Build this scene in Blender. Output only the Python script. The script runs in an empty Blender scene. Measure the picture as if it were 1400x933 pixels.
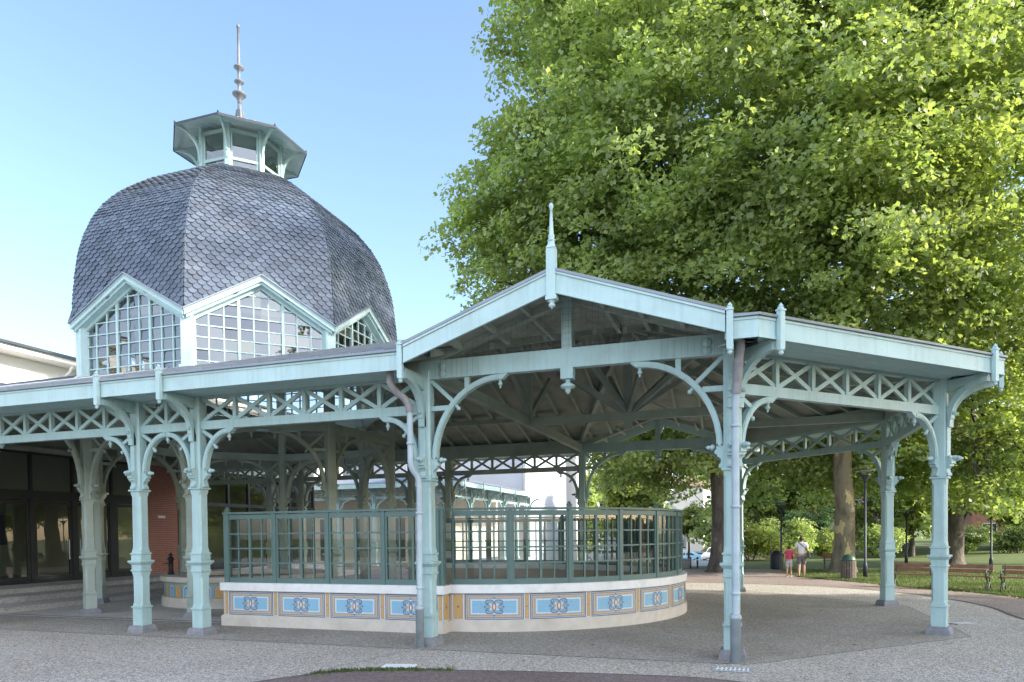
import bpy, bmesh, math, random
import numpy as np
from mathutils import Vector, Matrix
random.seed(7); rng = np.random.default_rng(11)
R = math.radians
scene = bpy.context.scene
col = scene.collection

# ---------------------------------------------------------------- helpers
ORG = [(0,0,0)]            # base of the thing being built
class MB:
    """collects faces (with a material slot per face) and links them as ONE mesh object"""
    def __init__(s): s.v = []; s.f = []; s.m = []; s.sm = []
    def add(s, vs, fs, mi=0, smooth=False):
        o = len(s.v); s.v += [tuple(v) for v in vs]
        for f in fs: s.f.append([o + i for i in f]); s.m.append(mi); s.sm.append(smooth)
    def box(s, x0, x1, y0, y1, z0, z1, mi=0):
        s.add([(x0,y0,z0),(x1,y0,z0),(x1,y1,z0),(x0,y1,z0),(x0,y0,z1),(x1,y0,z1),(x1,y1,z1),(x0,y1,z1)],
              [(0,3,2,1),(4,5,6,7),(0,1,5,4),(1,2,6,5),(2,3,7,6),(3,0,4,7)], mi)
    def poly(s, O, ang, pts, t, mi=0, z0=0.0):
        """polygon (p,z) in the vertical plane through O heading ang, thickness t"""
        d = (math.cos(ang), math.sin(ang)); n = (-d[1], d[0]); k = len(pts); vs = []
        for sg in (-1, 1):
            for p, z in pts: vs.append((O[0]+d[0]*p+n[0]*t/2*sg, O[1]+d[1]*p+n[1]*t/2*sg, z0+z))
        s.add(vs, [list(range(k)), list(range(2*k-1, k-1, -1))] + [(i, i+k, (i+1) % k + k, (i+1) % k) for i in range(k)], mi)
    def band(s, O, ang, pts, w, t, mi=0):
        """polyline (p,z) in a vertical plane given width w in the plane and thickness t across it"""
        n = len(pts); L = []; Rr = []
        for i in range(n):
            a = pts[max(0, i-1)]; b = pts[min(n-1, i+1)]
            dx, dz = b[0]-a[0], b[1]-a[1]; l = math.hypot(dx, dz) or 1
            nx, nz = -dz/l, dx/l
            L.append((pts[i][0]+nx*w/2, pts[i][1]+nz*w/2)); Rr.append((pts[i][0]-nx*w/2, pts[i][1]-nz*w/2))
        for i in range(n-1):
            s.poly(O, ang, [L[i], L[i+1], Rr[i+1], Rr[i]], t, mi)
    def beam(s, a, b, w, h, mi=0):
        """rectangular bar from a to b, w across (horizontal), h in the vertical plane"""
        a = Vector(a); b = Vector(b); d = (b-a).normalized()
        up = Vector((0,0,1))
        if abs(d.z) > .98: up = Vector((0,1,0))
        x = d.cross(up).normalized(); y = x.cross(d).normalized()
        vs = []
        for p in (a, b):
            for i, j in ((-1,-1),(1,-1),(1,1),(-1,1)): vs.append(p + x*(w/2*i) + y*(h/2*j))
        s.add(vs, [(3,2,1,0),(4,5,6,7),(0,1,5,4),(1,2,6,5),(2,3,7,6),(3,0,4,7)], mi)
    def tube(s, pts, rad, seg=8, mi=0, cap=True, smooth=True):
        pts = [Vector(p) for p in pts]; n = len(pts)
        if not isinstance(rad, (list, tuple)): rad = [rad]*n
        vs = []; ref = Vector((0.13,0.31,0.94)).normalized()
        for i in range(n):
            d = (pts[min(n-1,i+1)]-pts[max(0,i-1)]).normalized()
            rf = ref if abs(d.dot(ref)) < .95 else Vector((1,0,0))
            x = d.cross(rf).normalized(); y = d.cross(x)
            for k in range(seg):
                a = 2*math.pi*k/seg; vs.append(pts[i] + x*(rad[i]*math.cos(a)) + y*(rad[i]*math.sin(a)))
        fs = [(i*seg+k, i*seg+(k+1) % seg, (i+1)*seg+(k+1) % seg, (i+1)*seg+k) for i in range(n-1) for k in range(seg)]
        s.add(vs, fs, mi, smooth)
        if cap: s.add(vs[:seg], [list(range(seg-1,-1,-1))], mi); s.add(vs[-seg:], [list(range(seg))], mi)
    def lathe(s, O, prof, seg=12, mi=0, axis=(0,0,1), smooth=True):
        """prof: (r, h) along axis from O"""
        ax = Vector(axis).normalized(); rf = Vector((0,0,1)) if abs(ax.z) < .9 else Vector((1,0,0))
        x = ax.cross(rf).normalized(); y = ax.cross(x); O = Vector(O); vs = []
        for r, h in prof:
            for k in range(seg):
                a = 2*math.pi*k/seg; vs.append(O + ax*h + x*(r*math.cos(a)) + y*(r*math.sin(a)))
        n = len(prof)
        fs = [(i*seg+k, i*seg+(k+1) % seg, (i+1)*seg+(k+1) % seg, (i+1)*seg+k) for i in range(n-1) for k in range(seg)]
        fs += [list(range(seg-1,-1,-1)), list(range((n-1)*seg, n*seg))]
        s.add(vs, fs, mi, smooth)
    def loft(s, O, rot, sts, mi=0, seg=8):
        """square sections with chamfers: (z, halfwidth, chamfer)"""
        c, sn = math.cos(rot), math.sin(rot); vs = []
        for z, h, ch in sts:
            for x, y in ((h,-h+ch),(h,h-ch),(h-ch,h),(-h+ch,h),(-h,h-ch),(-h,-h+ch),(-h+ch,-h),(h-ch,-h)):
                vs.append((O[0]+x*c-y*sn, O[1]+x*sn+y*c, z))
        n = len(sts)
        fs = [(i*8+k, i*8+(k+1) % 8, (i+1)*8+(k+1) % 8, (i+1)*8+k) for i in range(n-1) for k in range(8)]
        fs += [list(range(7,-1,-1)), list(range((n-1)*8, n*8))]
        s.add(vs, fs, mi)
    def obox(s, O, rot, x0, x1, y0, y1, z0, z1, mi=0):
        """box in a frame at O turned by rot"""
        c, sn = math.cos(rot), math.sin(rot)
        f = lambda x, y, z: (O[0]+x*c-y*sn, O[1]+x*sn+y*c, z)
        s.add([f(x0,y0,z0),f(x1,y0,z0),f(x1,y1,z0),f(x0,y1,z0),f(x0,y0,z1),f(x1,y0,z1),f(x1,y1,z1),f(x0,y1,z1)],
              [(0,3,2,1),(4,5,6,7),(0,1,5,4),(1,2,6,5),(2,3,7,6),(3,0,4,7)], mi)
    def build(s, name, mats, parent=None, org=None):
        if org is None: org = ORG[0]
        if not isinstance(mats, (list, tuple)): mats = [mats]
        me = bpy.data.meshes.new(name)
        o = org
        me.from_pydata([(v[0]-o[0], v[1]-o[1], v[2]-o[2]) for v in s.v], [], s.f)
        for m in mats: me.materials.append(m)
        me.polygons.foreach_set('material_index', s.m)
        me.polygons.foreach_set('use_smooth', s.sm)
        me.update()
        ob = bpy.data.objects.new(name, me); col.objects.link(ob)
        if parent is not None: ob.parent = parent
        return ob

def empty(name, loc, label, cat, rz=0, group=None):
    o = bpy.data.objects.new(name, None); o.empty_display_size = .2; col.objects.link(o)
    o.location = loc; o.rotation_euler = (0,0,rz); return tag(o, label, cat, group)
def tag(o, label, cat, group=None):
    o['label'] = label; o['category'] = cat
    if group: o['group'] = group
    return o
def struct(o, kind='structure'): o['kind'] = kind; return o
def copy_tree(o, parent=None):
    c = o.copy(); col.objects.link(c)
    if parent is not None: c.parent = parent
    for ch in [x for x in bpy.data.objects if x.parent == o]: copy_tree(ch, c)
    return c

# ---------------------------------------------------------------- materials
def newmat(name):
    m = bpy.data.materials.new(name); m.use_nodes = True
    nt = m.node_tree; nt.nodes.clear(); return m, nt, nt.nodes, nt.links
def principled(name, c, rough=.6, var=.12, scale=3.0, bump=0.0, bscale=40., metal=0., spec=.4, dirt=None, dscale=.8, damt=.5, island=0., streak=0.):
    m, nt, N, L = newmat(name)
    out = N.new('ShaderNodeOutputMaterial'); b = N.new('ShaderNodeBsdfPrincipled')
    L.new(b.outputs[0], out.inputs[0])
    b.inputs['Roughness'].default_value = rough; b.inputs['Metallic'].default_value = metal
    b.inputs['Specular IOR Level'].default_value = spec
    tc = N.new('ShaderNodeTexCoord')
    nz = N.new('ShaderNodeTexNoise'); nz.inputs['Scale'].default_value = scale; nz.inputs['Detail'].default_value = 6
    L.new(tc.outputs['Object'], nz.inputs['Vector'])
    mr = N.new('ShaderNodeMapRange'); mr.inputs[1].default_value = .3; mr.inputs[2].default_value = .7
    mr.inputs[3].default_value = 1-var; mr.inputs[4].default_value = 1+var; L.new(nz.outputs[0], mr.inputs[0])
    fac = mr.outputs[0]
    if island:
        g = N.new('ShaderNodeNewGeometry'); mi = N.new('ShaderNodeMapRange')
        mi.inputs[3].default_value = 1-island; mi.inputs[4].default_value = 1+island
        L.new(g.outputs['Random Per Island'], mi.inputs[0])
        mm = N.new('ShaderNodeMath'); mm.operation = 'MULTIPLY'; L.new(fac, mm.inputs[0]); L.new(mi.outputs[0], mm.inputs[1]); fac = mm.outputs[0]
    mx = N.new('ShaderNodeVectorMath'); mx.operation = 'SCALE'; mx.inputs[0].default_value = c[:3]; L.new(fac, mx.inputs['Scale'])
    cout = mx.outputs[0]
    if streak:
        mp = N.new('ShaderNodeMapping'); mp.inputs['Scale'].default_value = (16,16,.9); L.new(tc.outputs['Object'], mp.inputs[0])
        ns = N.new('ShaderNodeTexNoise'); ns.inputs['Scale'].default_value = 1.0; ns.inputs['Detail'].default_value = 7; ns.inputs['Roughness'].default_value = .6; L.new(mp.outputs[0], ns.inputs['Vector'])
        rs = N.new('ShaderNodeMapRange'); rs.inputs[1].default_value = .48; rs.inputs[2].default_value = .75; rs.inputs[3].default_value = 1.0; rs.inputs[4].default_value = 1-streak; L.new(ns.outputs[0], rs.inputs[0])
        ms = N.new('ShaderNodeVectorMath'); ms.operation = 'SCALE'; L.new(cout, ms.inputs[0]); L.new(rs.outputs[0], ms.inputs['Scale']); cout = ms.outputs[0]
        nc = N.new('ShaderNodeTexNoise'); nc.inputs['Scale'].default_value = 26; nc.inputs['Detail'].default_value = 8; nc.inputs['Roughness'].default_value = .7; L.new(tc.outputs['Object'], nc.inputs['Vector'])
        rc = N.new('ShaderNodeMapRange'); rc.inputs[1].default_value = .66; rc.inputs[2].default_value = .70; rc.inputs[4].default_value = .55; L.new(nc.outputs[0], rc.inputs[0])
        mk = N.new('ShaderNodeMix'); mk.data_type = 'RGBA'; L.new(rc.outputs[0], mk.inputs[0]); L.new(cout, mk.inputs[6]); mk.inputs[7].default_value = (.25,.22,.18,1); cout = mk.outputs[2]
    if dirt:
        n2 = N.new('ShaderNodeTexNoise'); n2.inputs['Scale'].default_value = dscale; n2.inputs['Detail'].default_value = 9; n2.inputs['Roughness'].default_value = .65
        L.new(tc.outputs['Object'], n2.inputs['Vector'])
        r2 = N.new('ShaderNodeMapRange'); r2.inputs[1].default_value = .5; r2.inputs[2].default_value = .72; r2.inputs[4].default_value = damt
        L.new(n2.outputs[0], r2.inputs[0])
        mc = N.new('ShaderNodeMix'); mc.data_type = 'RGBA'; L.new(r2.outputs[0], mc.inputs[0]); L.new(cout, mc.inputs[6]); mc.inputs[7].default_value = (*dirt, 1)
        cout = mc.outputs[2]
    L.new(cout, b.inputs['Base Color'])
    if bump:
        n3 = N.new('ShaderNodeTexNoise'); n3.inputs['Scale'].default_value = bscale; n3.inputs['Detail'].default_value = 4
        L.new(tc.outputs['Object'], n3.inputs['Vector'])
        bp = N.new('ShaderNodeBump'); bp.inputs['Strength'].default_value = bump; bp.inputs['Distance'].default_value = .02
        L.new(n3.outputs[0], bp.inputs['Height']); L.new(bp.outputs[0], b.inputs['Normal'])
    return m

def ground_mat(name, ca, cb, cc, s1=90., s2=.35, bump=.6, speck=.5, rough=.9):
    """speckled aggregate: small stones of two tones with large soft stains"""
    m, nt, N, L = newmat(name)
    out = N.new('ShaderNodeOutputMaterial'); b = N.new('ShaderNodeBsdfPrincipled'); L.new(b.outputs[0], out.inputs[0])
    b.inputs['Roughness'].default_value = rough; b.inputs['Specular IOR Level'].default_value = .25
    tc = N.new('ShaderNodeTexCoord')
    vo = N.new('ShaderNodeTexVoronoi'); vo.inputs['Scale'].default_value = s1; L.new(tc.outputs['Object'], vo.inputs['Vector'])
    sep = N.new('ShaderNodeSeparateColor'); L.new(vo.outputs['Color'], sep.inputs[0])
    mr = N.new('ShaderNodeMapRange'); mr.inputs[1].default_value = .5-speck/2; mr.inputs[2].default_value = .5+speck/2; L.new(sep.outputs[0], mr.inputs[0])
    mx = N.new('ShaderNodeMix'); mx.data_type = 'RGBA'; L.new(mr.outputs[0], mx.inputs[0]); mx.inputs[6].default_value = (*ca,1); mx.inputs[7].default_value = (*cb,1)
    nz = N.new('ShaderNodeTexNoise'); nz.inputs['Scale'].default_value = s2; nz.inputs['Detail'].default_value = 8; nz.inputs['Roughness'].default_value = .6
    L.new(tc.outputs['Object'], nz.inputs['Vector'])
    r2 = N.new('ShaderNodeMapRange'); r2.inputs[1].default_value = .38; r2.inputs[2].default_value = .68; r2.inputs[4].default_value = .85; L.new(nz.outputs[0], r2.inputs[0])
    m2 = N.new('ShaderNodeMix'); m2.data_type = 'RGBA'; m2.blend_type = 'MULTIPLY'; L.new(r2.outputs[0], m2.inputs[0]); L.new(mx.outputs[2], m2.inputs[6]); m2.inputs[7].default_value = (*cc,1)
    n4 = N.new('ShaderNodeTexNoise'); n4.inputs['Scale'].default_value = 14; n4.inputs['Detail'].default_value = 5; L.new(tc.outputs['Object'], n4.inputs['Vector'])
    r4 = N.new('ShaderNodeMapRange'); r4.inputs[1].default_value = .3; r4.inputs[2].default_value = .7; r4.inputs[3].default_value = .78; r4.inputs[4].default_value = 1.2; L.new(n4.outputs[0], r4.inputs[0])
    sc = N.new('ShaderNodeVectorMath'); sc.operation = 'SCALE'; L.new(m2.outputs[2], sc.inputs[0]); L.new(r4.outputs[0], sc.inputs['Scale'])
    L.new(sc.outputs[0], b.inputs['Base Color'])
    bp = N.new('ShaderNodeBump'); bp.inputs['Strength'].default_value = bump; bp.inputs['Distance'].default_value = .01
    L.new(vo.outputs['Distance'], bp.inputs['Height']); L.new(bp.outputs[0], b.inputs['Normal'])
    return m

def leaf_mat(name, c1, c2, trans=.45, rough=.36):
    m, nt, N, L = newmat(name)
    out = N.new('ShaderNodeOutputMaterial')
    g = N.new('ShaderNodeNewGeometry')
    rp = N.new('ShaderNodeMix'); rp.data_type = 'RGBA'; rp.inputs[6].default_value = (*c1,1); rp.inputs[7].default_value = (*c2,1)
    L.new(g.outputs['Random Per Island'], rp.inputs[0])
    tc = N.new('ShaderNodeTexCoord'); nz = N.new('ShaderNodeTexNoise'); nz.inputs['Scale'].default_value = .45; nz.inputs['Detail'].default_value = 3
    L.new(tc.outputs['Object'], nz.inputs['Vector'])
    mr = N.new('ShaderNodeMapRange'); mr.inputs[1].default_value = .35; mr.inputs[2].default_value = .65; mr.inputs[3].default_value = .72; mr.inputs[4].default_value = 1.3; L.new(nz.outputs[0], mr.inputs[0])
    sc = N.new('ShaderNodeVectorMath'); sc.operation = 'SCALE'; L.new(rp.outputs[2], sc.inputs[0]); L.new(mr.outputs[0], sc.inputs['Scale'])
    b = N.new('ShaderNodeBsdfPrincipled'); b.inputs['Roughness'].default_value = rough; b.inputs['Specular IOR Level'].default_value = .5
    L.new(sc.outputs[0], b.inputs['Base Color'])
    t = N.new('ShaderNodeBsdfTranslucent')
    ty = N.new('ShaderNodeMix'); ty.data_type = 'RGBA'; ty.blend_type = 'MULTIPLY'; ty.inputs[0].default_value = 1; L.new(sc.outputs[0], ty.inputs[6]); ty.inputs[7].default_value = (1.5,1.5,.65,1)
    L.new(ty.outputs[2], t.inputs[0])
    mx = N.new('ShaderNodeMixShader'); mx.inputs[0].default_value = trans; L.new(b.outputs[0], mx.inputs[1]); L.new(t.outputs[0], mx.inputs[2])
    L.new(mx.outputs[0], out.inputs[0]); return m

def bark_mat(name, base, patch, pamt=.5, ps=1.6):
    m, nt, N, L = newmat(name)
    out = N.new('ShaderNodeOutputMaterial'); b = N.new('ShaderNodeBsdfPrincipled'); L.new(b.outputs[0], out.inputs[0]); b.inputs['Roughness'].default_value = .9
    tc = N.new('ShaderNodeTexCoord'); mp = N.new('ShaderNodeMapping'); mp.inputs['Scale'].default_value = (1,1,.4); L.new(tc.outputs['Object'], mp.inputs[0])
    nz = N.new('ShaderNodeTexNoise'); nz.inputs['Scale'].default_value = ps*2; nz.inputs['Detail'].default_value = 6; L.new(mp.outputs[0], nz.inputs['Vector'])
    cr = N.new('ShaderNodeValToRGB'); e = cr.color_ramp.elements
    e[0].position = .38; e[0].color = (*[x*.55 for x in base],1); e[1].position = .5; e[1].color = (*base,1)
    x = e.new(.6); x.color = (*base,1); y = e.new(.64 - .1*(pamt-.5)); y.color = (*patch,1)
    L.new(nz.outputs[0], cr.inputs[0]); L.new(cr.outputs[0], b.inputs['Base Color'])
    n2 = N.new('ShaderNodeTexNoise'); n2.inputs['Scale'].default_value = 9; n2.inputs['Detail'].default_value = 8; L.new(mp.outputs[0], n2.inputs['Vector'])
    bp = N.new('ShaderNodeBump'); bp.inputs['Strength'].default_value = .7; bp.inputs['Distance'].default_value = .05; L.new(n2.outputs[0], bp.inputs['Height']); L.new(bp.outputs[0], b.inputs['Normal'])
    return m

def glass_mat(name, tint=(.8,.86,.85), refl=.12, ior=1.5, gcol=(1,1,1)):
    m, nt, N, L = newmat(name)
    out = N.new('ShaderNodeOutputMaterial'); t = N.new('ShaderNodeBsdfTransparent'); t.inputs[0].default_value = (*tint,1)
    g = N.new('ShaderNodeBsdfGlossy'); g.inputs['Roughness'].default_value = .015; g.inputs[0].default_value = (*gcol,1)
    f = N.new('ShaderNodeFresnel'); f.inputs[0].default_value = ior
    ad = N.new('ShaderNodeMath'); ad.operation = 'ADD'; ad.use_clamp = True; ad.inputs[1].default_value = refl; L.new(f.outputs[0], ad.inputs[0])
    tc = N.new('ShaderNodeTexCoord'); nz = N.new('ShaderNodeTexNoise'); nz.inputs['Scale'].default_value = 1.1; L.new(tc.outputs['Object'], nz.inputs['Vector'])
    bp = N.new('ShaderNodeBump'); bp.inputs['Strength'].default_value = .02; bp.inputs['Distance'].default_value = .05; L.new(nz.outputs[0], bp.inputs['Height']); L.new(bp.outputs[0], g.inputs['Normal'])
    mx = N.new('ShaderNodeMixShader'); L.new(ad.outputs[0], mx.inputs[0]); L.new(t.outputs[0], mx.inputs[1]); L.new(g.outputs[0], mx.inputs[2]); L.new(mx.outputs[0], out.inputs[0])
    return m

def brick_mat(name, c1, c2, mortar, bw=.22, bh=.075):
    m, nt, N, L = newmat(name)
    out = N.new('ShaderNodeOutputMaterial'); b = N.new('ShaderNodeBsdfPrincipled'); L.new(b.outputs[0], out.inputs[0]); b.inputs['Roughness'].default_value = .85
    tc = N.new('ShaderNodeTexCoord'); sp = N.new('ShaderNodeSeparateXYZ'); L.new(tc.outputs['Object'], sp.inputs[0])
    ad = N.new('ShaderNodeMath'); ad.operation = 'ADD'; L.new(sp.outputs[0], ad.inputs[0]); L.new(sp.outputs[1], ad.inputs[1])
    cb = N.new('ShaderNodeCombineXYZ'); L.new(ad.outputs[0], cb.inputs[0]); L.new(sp.outputs[2], cb.inputs[1])
    br = N.new('ShaderNodeTexBrick'); br.inputs['Scale'].default_value = 1; br.inputs['Brick Width'].default_value = bw; br.inputs['Row Height'].default_value = bh
    br.inputs['Mortar Size'].default_value = .008; br.inputs['Color1'].default_value = (*c1,1); br.inputs['Color2'].default_value = (*c2,1); br.inputs['Mortar'].default_value = (*mortar,1)
    L.new(cb.outputs[0], br.inputs['Vector']); L.new(br.outputs[0], b.inputs['Base Color']); return m

M = {}
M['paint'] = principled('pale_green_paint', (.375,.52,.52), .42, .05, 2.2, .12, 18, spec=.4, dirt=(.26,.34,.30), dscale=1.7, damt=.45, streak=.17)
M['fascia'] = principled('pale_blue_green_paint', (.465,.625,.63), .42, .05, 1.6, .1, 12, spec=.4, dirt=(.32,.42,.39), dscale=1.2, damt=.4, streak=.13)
M['paint_shaded'] = principled('shaded_green_paint', (.36,.42,.37), .55, .08, 2.2, .12, 18, spec=.3, dirt=(.14,.16,.13), dscale=1.3, damt=.45)  # same paint as outside, with the shade under the roofs put into its colour
M['board'] = principled('grey_green_boards', (.33,.355,.31), .7, .1, 3, .1, 20, spec=.2, dirt=(.12,.11,.09), dscale=1.2, damt=.5)
M['screen'] = principled('dark_teal_paint', (.105,.172,.16), .4, .07, 3, .08, 20, spec=.45)
M['stone'] = principled('limestone', (.60,.54,.47), .8, .1, 5, .25, 60, dirt=(.33,.28,.23), dscale=2.5, damt=.6)
M['marble'] = principled('white_marble', (.80,.79,.77), .5, .05, 4, .05, 30, dirt=(.52,.50,.47), dscale=3, damt=.5)
M['plinth'] = principled('grey_stone', (.23,.23,.25), .85, .14, 9, .4, 70, dirt=(.15,.14,.15), dscale=4, damt=.5)
M['zinc'] = principled('zinc_sheet', (.26,.29,.33), .42, .1, 1.5, .08, 6, metal=.35, dirt=(.18,.2,.23), dscale=.7, damt=.5)
M['pipe'] = principled('zinc_pipe', (.39,.47,.515), .45, .12, 4, .08, 12)
M['pipe_dark'] = principled('grey_painted_pipe', (.36,.42,.46), .5, .12, 5, .2, 25, metal=.2, dirt=(.2,.17,.14), dscale=3)
M['lead'] = principled('weathered_lead', (.27,.26,.27), .6, .2, 8, .3, 30)
M['slate'] = principled('blue_slate', (.095,.118,.158), .34, .14, 1.2, .08, 25, spec=.6, island=.24, dirt=(.16,.15,.13), dscale=.5, damt=.25)
M['edge'] = principled('dark_edge', (.05,.055,.065), .5)
M['glass'] = glass_mat('screen_glass', (.86,.89,.88), .02)
M['dome_glass'] = glass_mat('dome_glass', (.80,.82,.83), .12)
M['hall_glass'] = glass_mat('hall_glass', (.62,.66,.62), .04)
M['spandrel'] = principled('grey_green_spandrel_glass', (.105,.115,.098), .18, .12, .6, spec=.5)
M['interior'] = principled('pale_interior_wall', (.42,.43,.38), .85, .06, .5)
M['frame'] = principled('dark_bronze_frame', (.022,.024,.028), .4, .1)
M['brick'] = brick_mat('red_brick', (.36,.12,.07), (.28,.10,.07), (.34,.27,.23))
M['brick_pier'] = principled('orange_brick_edge', (.42,.14,.065), .8, .12, 20)
M['white_wall'] = principled('white_render', (.78,.76,.72), .85, .05, .6, dirt=(.62,.60,.56), dscale=.3, damt=.4)
M['grey_wall'] = principled('pale_blue_grey_cladding', (.50,.53,.60), .7, .05, .5)
M['cream_wall'] = principled('cream_render', (.72,.66,.56), .85, .07, .7, dirt=(.55,.48,.40), dscale=.5)
M['pink_wall'] = principled('pink_brown_render', (.45,.34,.30), .85, .1, .8)
M['roof_tile'] = principled('brown_tiles', (.24,.15,.11), .85, .2, 3)
M['window_dark'] = principled('dark_window', (.045,.055,.065), .12, .2, .5, spec=.6)
M['concrete'] = ground_mat('smooth_concrete', (.44,.42,.385), (.52,.50,.46), (.74,.72,.70), 30, .5, .1, .9)
M['gravel'] = ground_mat('washed_gravel', (.23,.212,.185), (.61,.57,.505), (.82,.79,.76), 66, .33, .9, .55)
M['floor'] = ground_mat('pavilion_floor', (.19,.175,.15), (.48,.445,.39), (.76,.73,.69), 80, .45, .6, .6)
M['asphalt'] = ground_mat('red_brown_asphalt', (.135,.105,.098), (.25,.20,.19), (.72,.68,.66), 70, .4, .6, .7)
M['path'] = ground_mat('sandy_red_path', (.17,.138,.12), (.36,.30,.26), (.78,.72,.68), 40, .5, .5, .8)
M['road'] = ground_mat('pale_tarmac', (.30,.30,.30), (.40,.40,.40), (.8,.8,.8), 30, .3, .3, .9)
M['lawn'] = ground_mat('lawn_soil', (.075,.10,.03), (.145,.175,.055), (.7,.75,.6), 22, .6, .7, .9)
M['joint'] = principled('pale_joint', (.42,.42,.41), .9, .2, 8)
M['dark_joint'] = principled('dark_joint', (.07,.065,.06), .9, .2, 8)
M['grass'] = leaf_mat('grass_blades', (.065,.105,.03), (.14,.175,.06), .3, .6)
M['dead_leaf'] = leaf_mat('dry_leaves', (.30,.17,.07), (.46,.30,.15), .2, .7)
M['leaf'] = leaf_mat('plane_tree_leaves', (.215,.285,.112), (.365,.435,.185), .50)
M['leaf_dark'] = leaf_mat('dark_green_leaves', (.075,.125,.04), (.155,.21,.07), .45)
M['leaf_light'] = leaf_mat('yellow_green_leaves', (.15,.205,.055), (.27,.32,.10), .5)
M['leaf_blue'] = leaf_mat('blue_green_leaves', (.06,.12,.065), (.11,.18,.09), .4)
M['bark'] = bark_mat('plane_bark', (.20,.165,.11), (.44,.36,.18), .9, 1.2)
M['bark_dark'] = bark_mat('dark_bark', (.10,.082,.066), (.17,.15,.11), .5)
M['lamp'] = principled('lamp_post_paint', (.03,.035,.045), .45, .1)
M['lamp_glass'] = principled('lamp_diffuser', (.55,.55,.55), .3)
M['wood'] = principled('bench_wood', (.23,.115,.07), .55, .2, 6, .1, 30)
M['wood_grey'] = principled('bin_slats', (.15,.12,.095), .75, .25, 9, .1, 30)
M['iron'] = principled('dark_green_cast_iron', (.035,.055,.045), .4, .15, 6)
M['black'] = principled('black_plastic', (.015,.016,.018), .5)
M['green_plastic'] = principled('green_lid', (.03,.07,.045), .4)
M['skin'] = principled('skin', (.46,.27,.19), .6, .04)
M['hair'] = principled('dark_hair', (.03,.02,.016), .6, .2, 20)
M['white_cloth'] = principled('white_cotton', (.72,.70,.70), .85, .04, 8)
M['grey_cloth'] = principled('grey_cotton', (.13,.13,.135), .85, .1, 8)
M['pink_cloth'] = principled('crimson_cotton', (.48,.055,.11), .85, .08, 8)
M['pale_cloth'] = principled('pale_grey_cotton', (.42,.42,.44), .85, .08, 8)
M['bag'] = principled('dark_bag_leather', (.04,.04,.045), .6)
M['tyre'] = principled('tyre_rubber', (.02,.02,.02), .8)
M['rim'] = principled('alloy', (.5,.5,.52), .3, metal=.8)
M['car_blue'] = principled('sky_blue_car_paint', (.28,.55,.72), .2, .02)
M['car_silver'] = principled('silver_car_paint', (.48,.50,.54), .22, .02, metal=.3)
M['car_white'] = principled('white_car_paint', (.75,.76,.78), .25, .02)
M['car_red'] = principled('red_car_paint', (.52,.10,.05), .25, .02)
M['lens'] = principled('car_lamp_lens', (.7,.7,.72), .1)
M['wire'] = principled('dull_wire', (.16,.17,.16), .6)
M['lining'] = principled('brown_lining_boards', (.30,.25,.21), .7, .12, 3)
M['spire'] = principled('grey_lead_spire', (.17,.18,.20), .5, .15, 5)
M['plate'] = principled('white_plate', (.75,.75,.75), .5, .08, 10)
M['steel'] = principled('galvanised_steel', (.50,.53,.55), .4, .1, 10, metal=.5)
M['sign_blue'] = principled('sign_lettering', (.08,.10,.16), .5)
M['tan'] = principled('tan_mosaic', (.50,.40,.29), .6, .18, 70)
M['navy'] = principled('navy_mosaic', (.07,.08,.14), .55, .2, 70)
M['plum'] = principled('plum_mosaic', (.19,.10,.13), .55, .2, 70)
M['sky_mosaic'] = principled('pale_blue_mosaic', (.42,.61,.75), .55, .12, 70)
M['blue_mosaic'] = principled('blue_mosaic', (.25,.455,.60), .55, .16, 60)
M['white_mosaic'] = principled('white_mosaic', (.66,.70,.72), .55, .1, 70)
M['ochre'] = principled('ochre_mosaic', (.53,.345,.15), .55, .2, 70)
M['orange'] = principled('orange_mosaic', (.64,.30,.09), .55, .2, 70)
M['midblue'] = principled('mid_blue_mosaic', (.15,.28,.42), .55, .2, 70)
M['sage'] = principled('sage_mosaic', (.33,.38,.30), .6, .2, 60)
# ---------------------------------------------------------------- architecture constants (metres)
AP, HS, OUT = 6.24, 2.585, 7.15          # pavilion octagon: apothem, half side, eave line
OHS = OUT*math.tan(math.pi/8)
SL = .32                                 # roof slope
DX, DAP = -11.53, 4.0; DHS = DAP*math.tan(math.pi/8)   # domed kiosk centre and apothem
def roofz(d): return 5.03 + (OUT - d)*SL

def column_parts(parent, x, y, rot, mat, org=(0,0,0), tall=4.85, outward=None):
    o = (x-org[0]*0, y)
    b = MB()
    c = .034
    st = [(.15,.125,.004),(.52,.125,.004),(.523,.147,.004),(.55,.147,.004),(.555,.122,.004),(.64,.120,c),(1.16,.120,c),(1.25,.124,.004),(1.272,.124,.004),
          (1.276,.143,.004),(1.30,.143,.004),(1.305,.126,.004),(1.40,.128,.004),(1.435,.158,.004),(1.46,.178,.004),(1.495,.178,.004),(1.50,.132,.004),
          (1.62,.130,.004),(1.624,.147,.004),(1.648,.147,.004),(1.653,.124,.004),(1.76,.117,c),(2.80,.115,c),(2.88,.119,.004),(2.915,.119,.004),(2.92,.15,.004),
          (2.955,.15,.004),(2.96,.120,.004),(3.12,.118,.03),(tall-.2,.118,.03),(tall,.12,.004)]
    b.loft(o, rot, st)
    cb = b.build('column', mat, parent)
    p = MB(); p.loft(o, rot, [(0,.205,.006),(.09,.195,.006),(.155,.165,.006)])
    p.build('plinth', M['plinth'], cb)
    return cb

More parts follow.
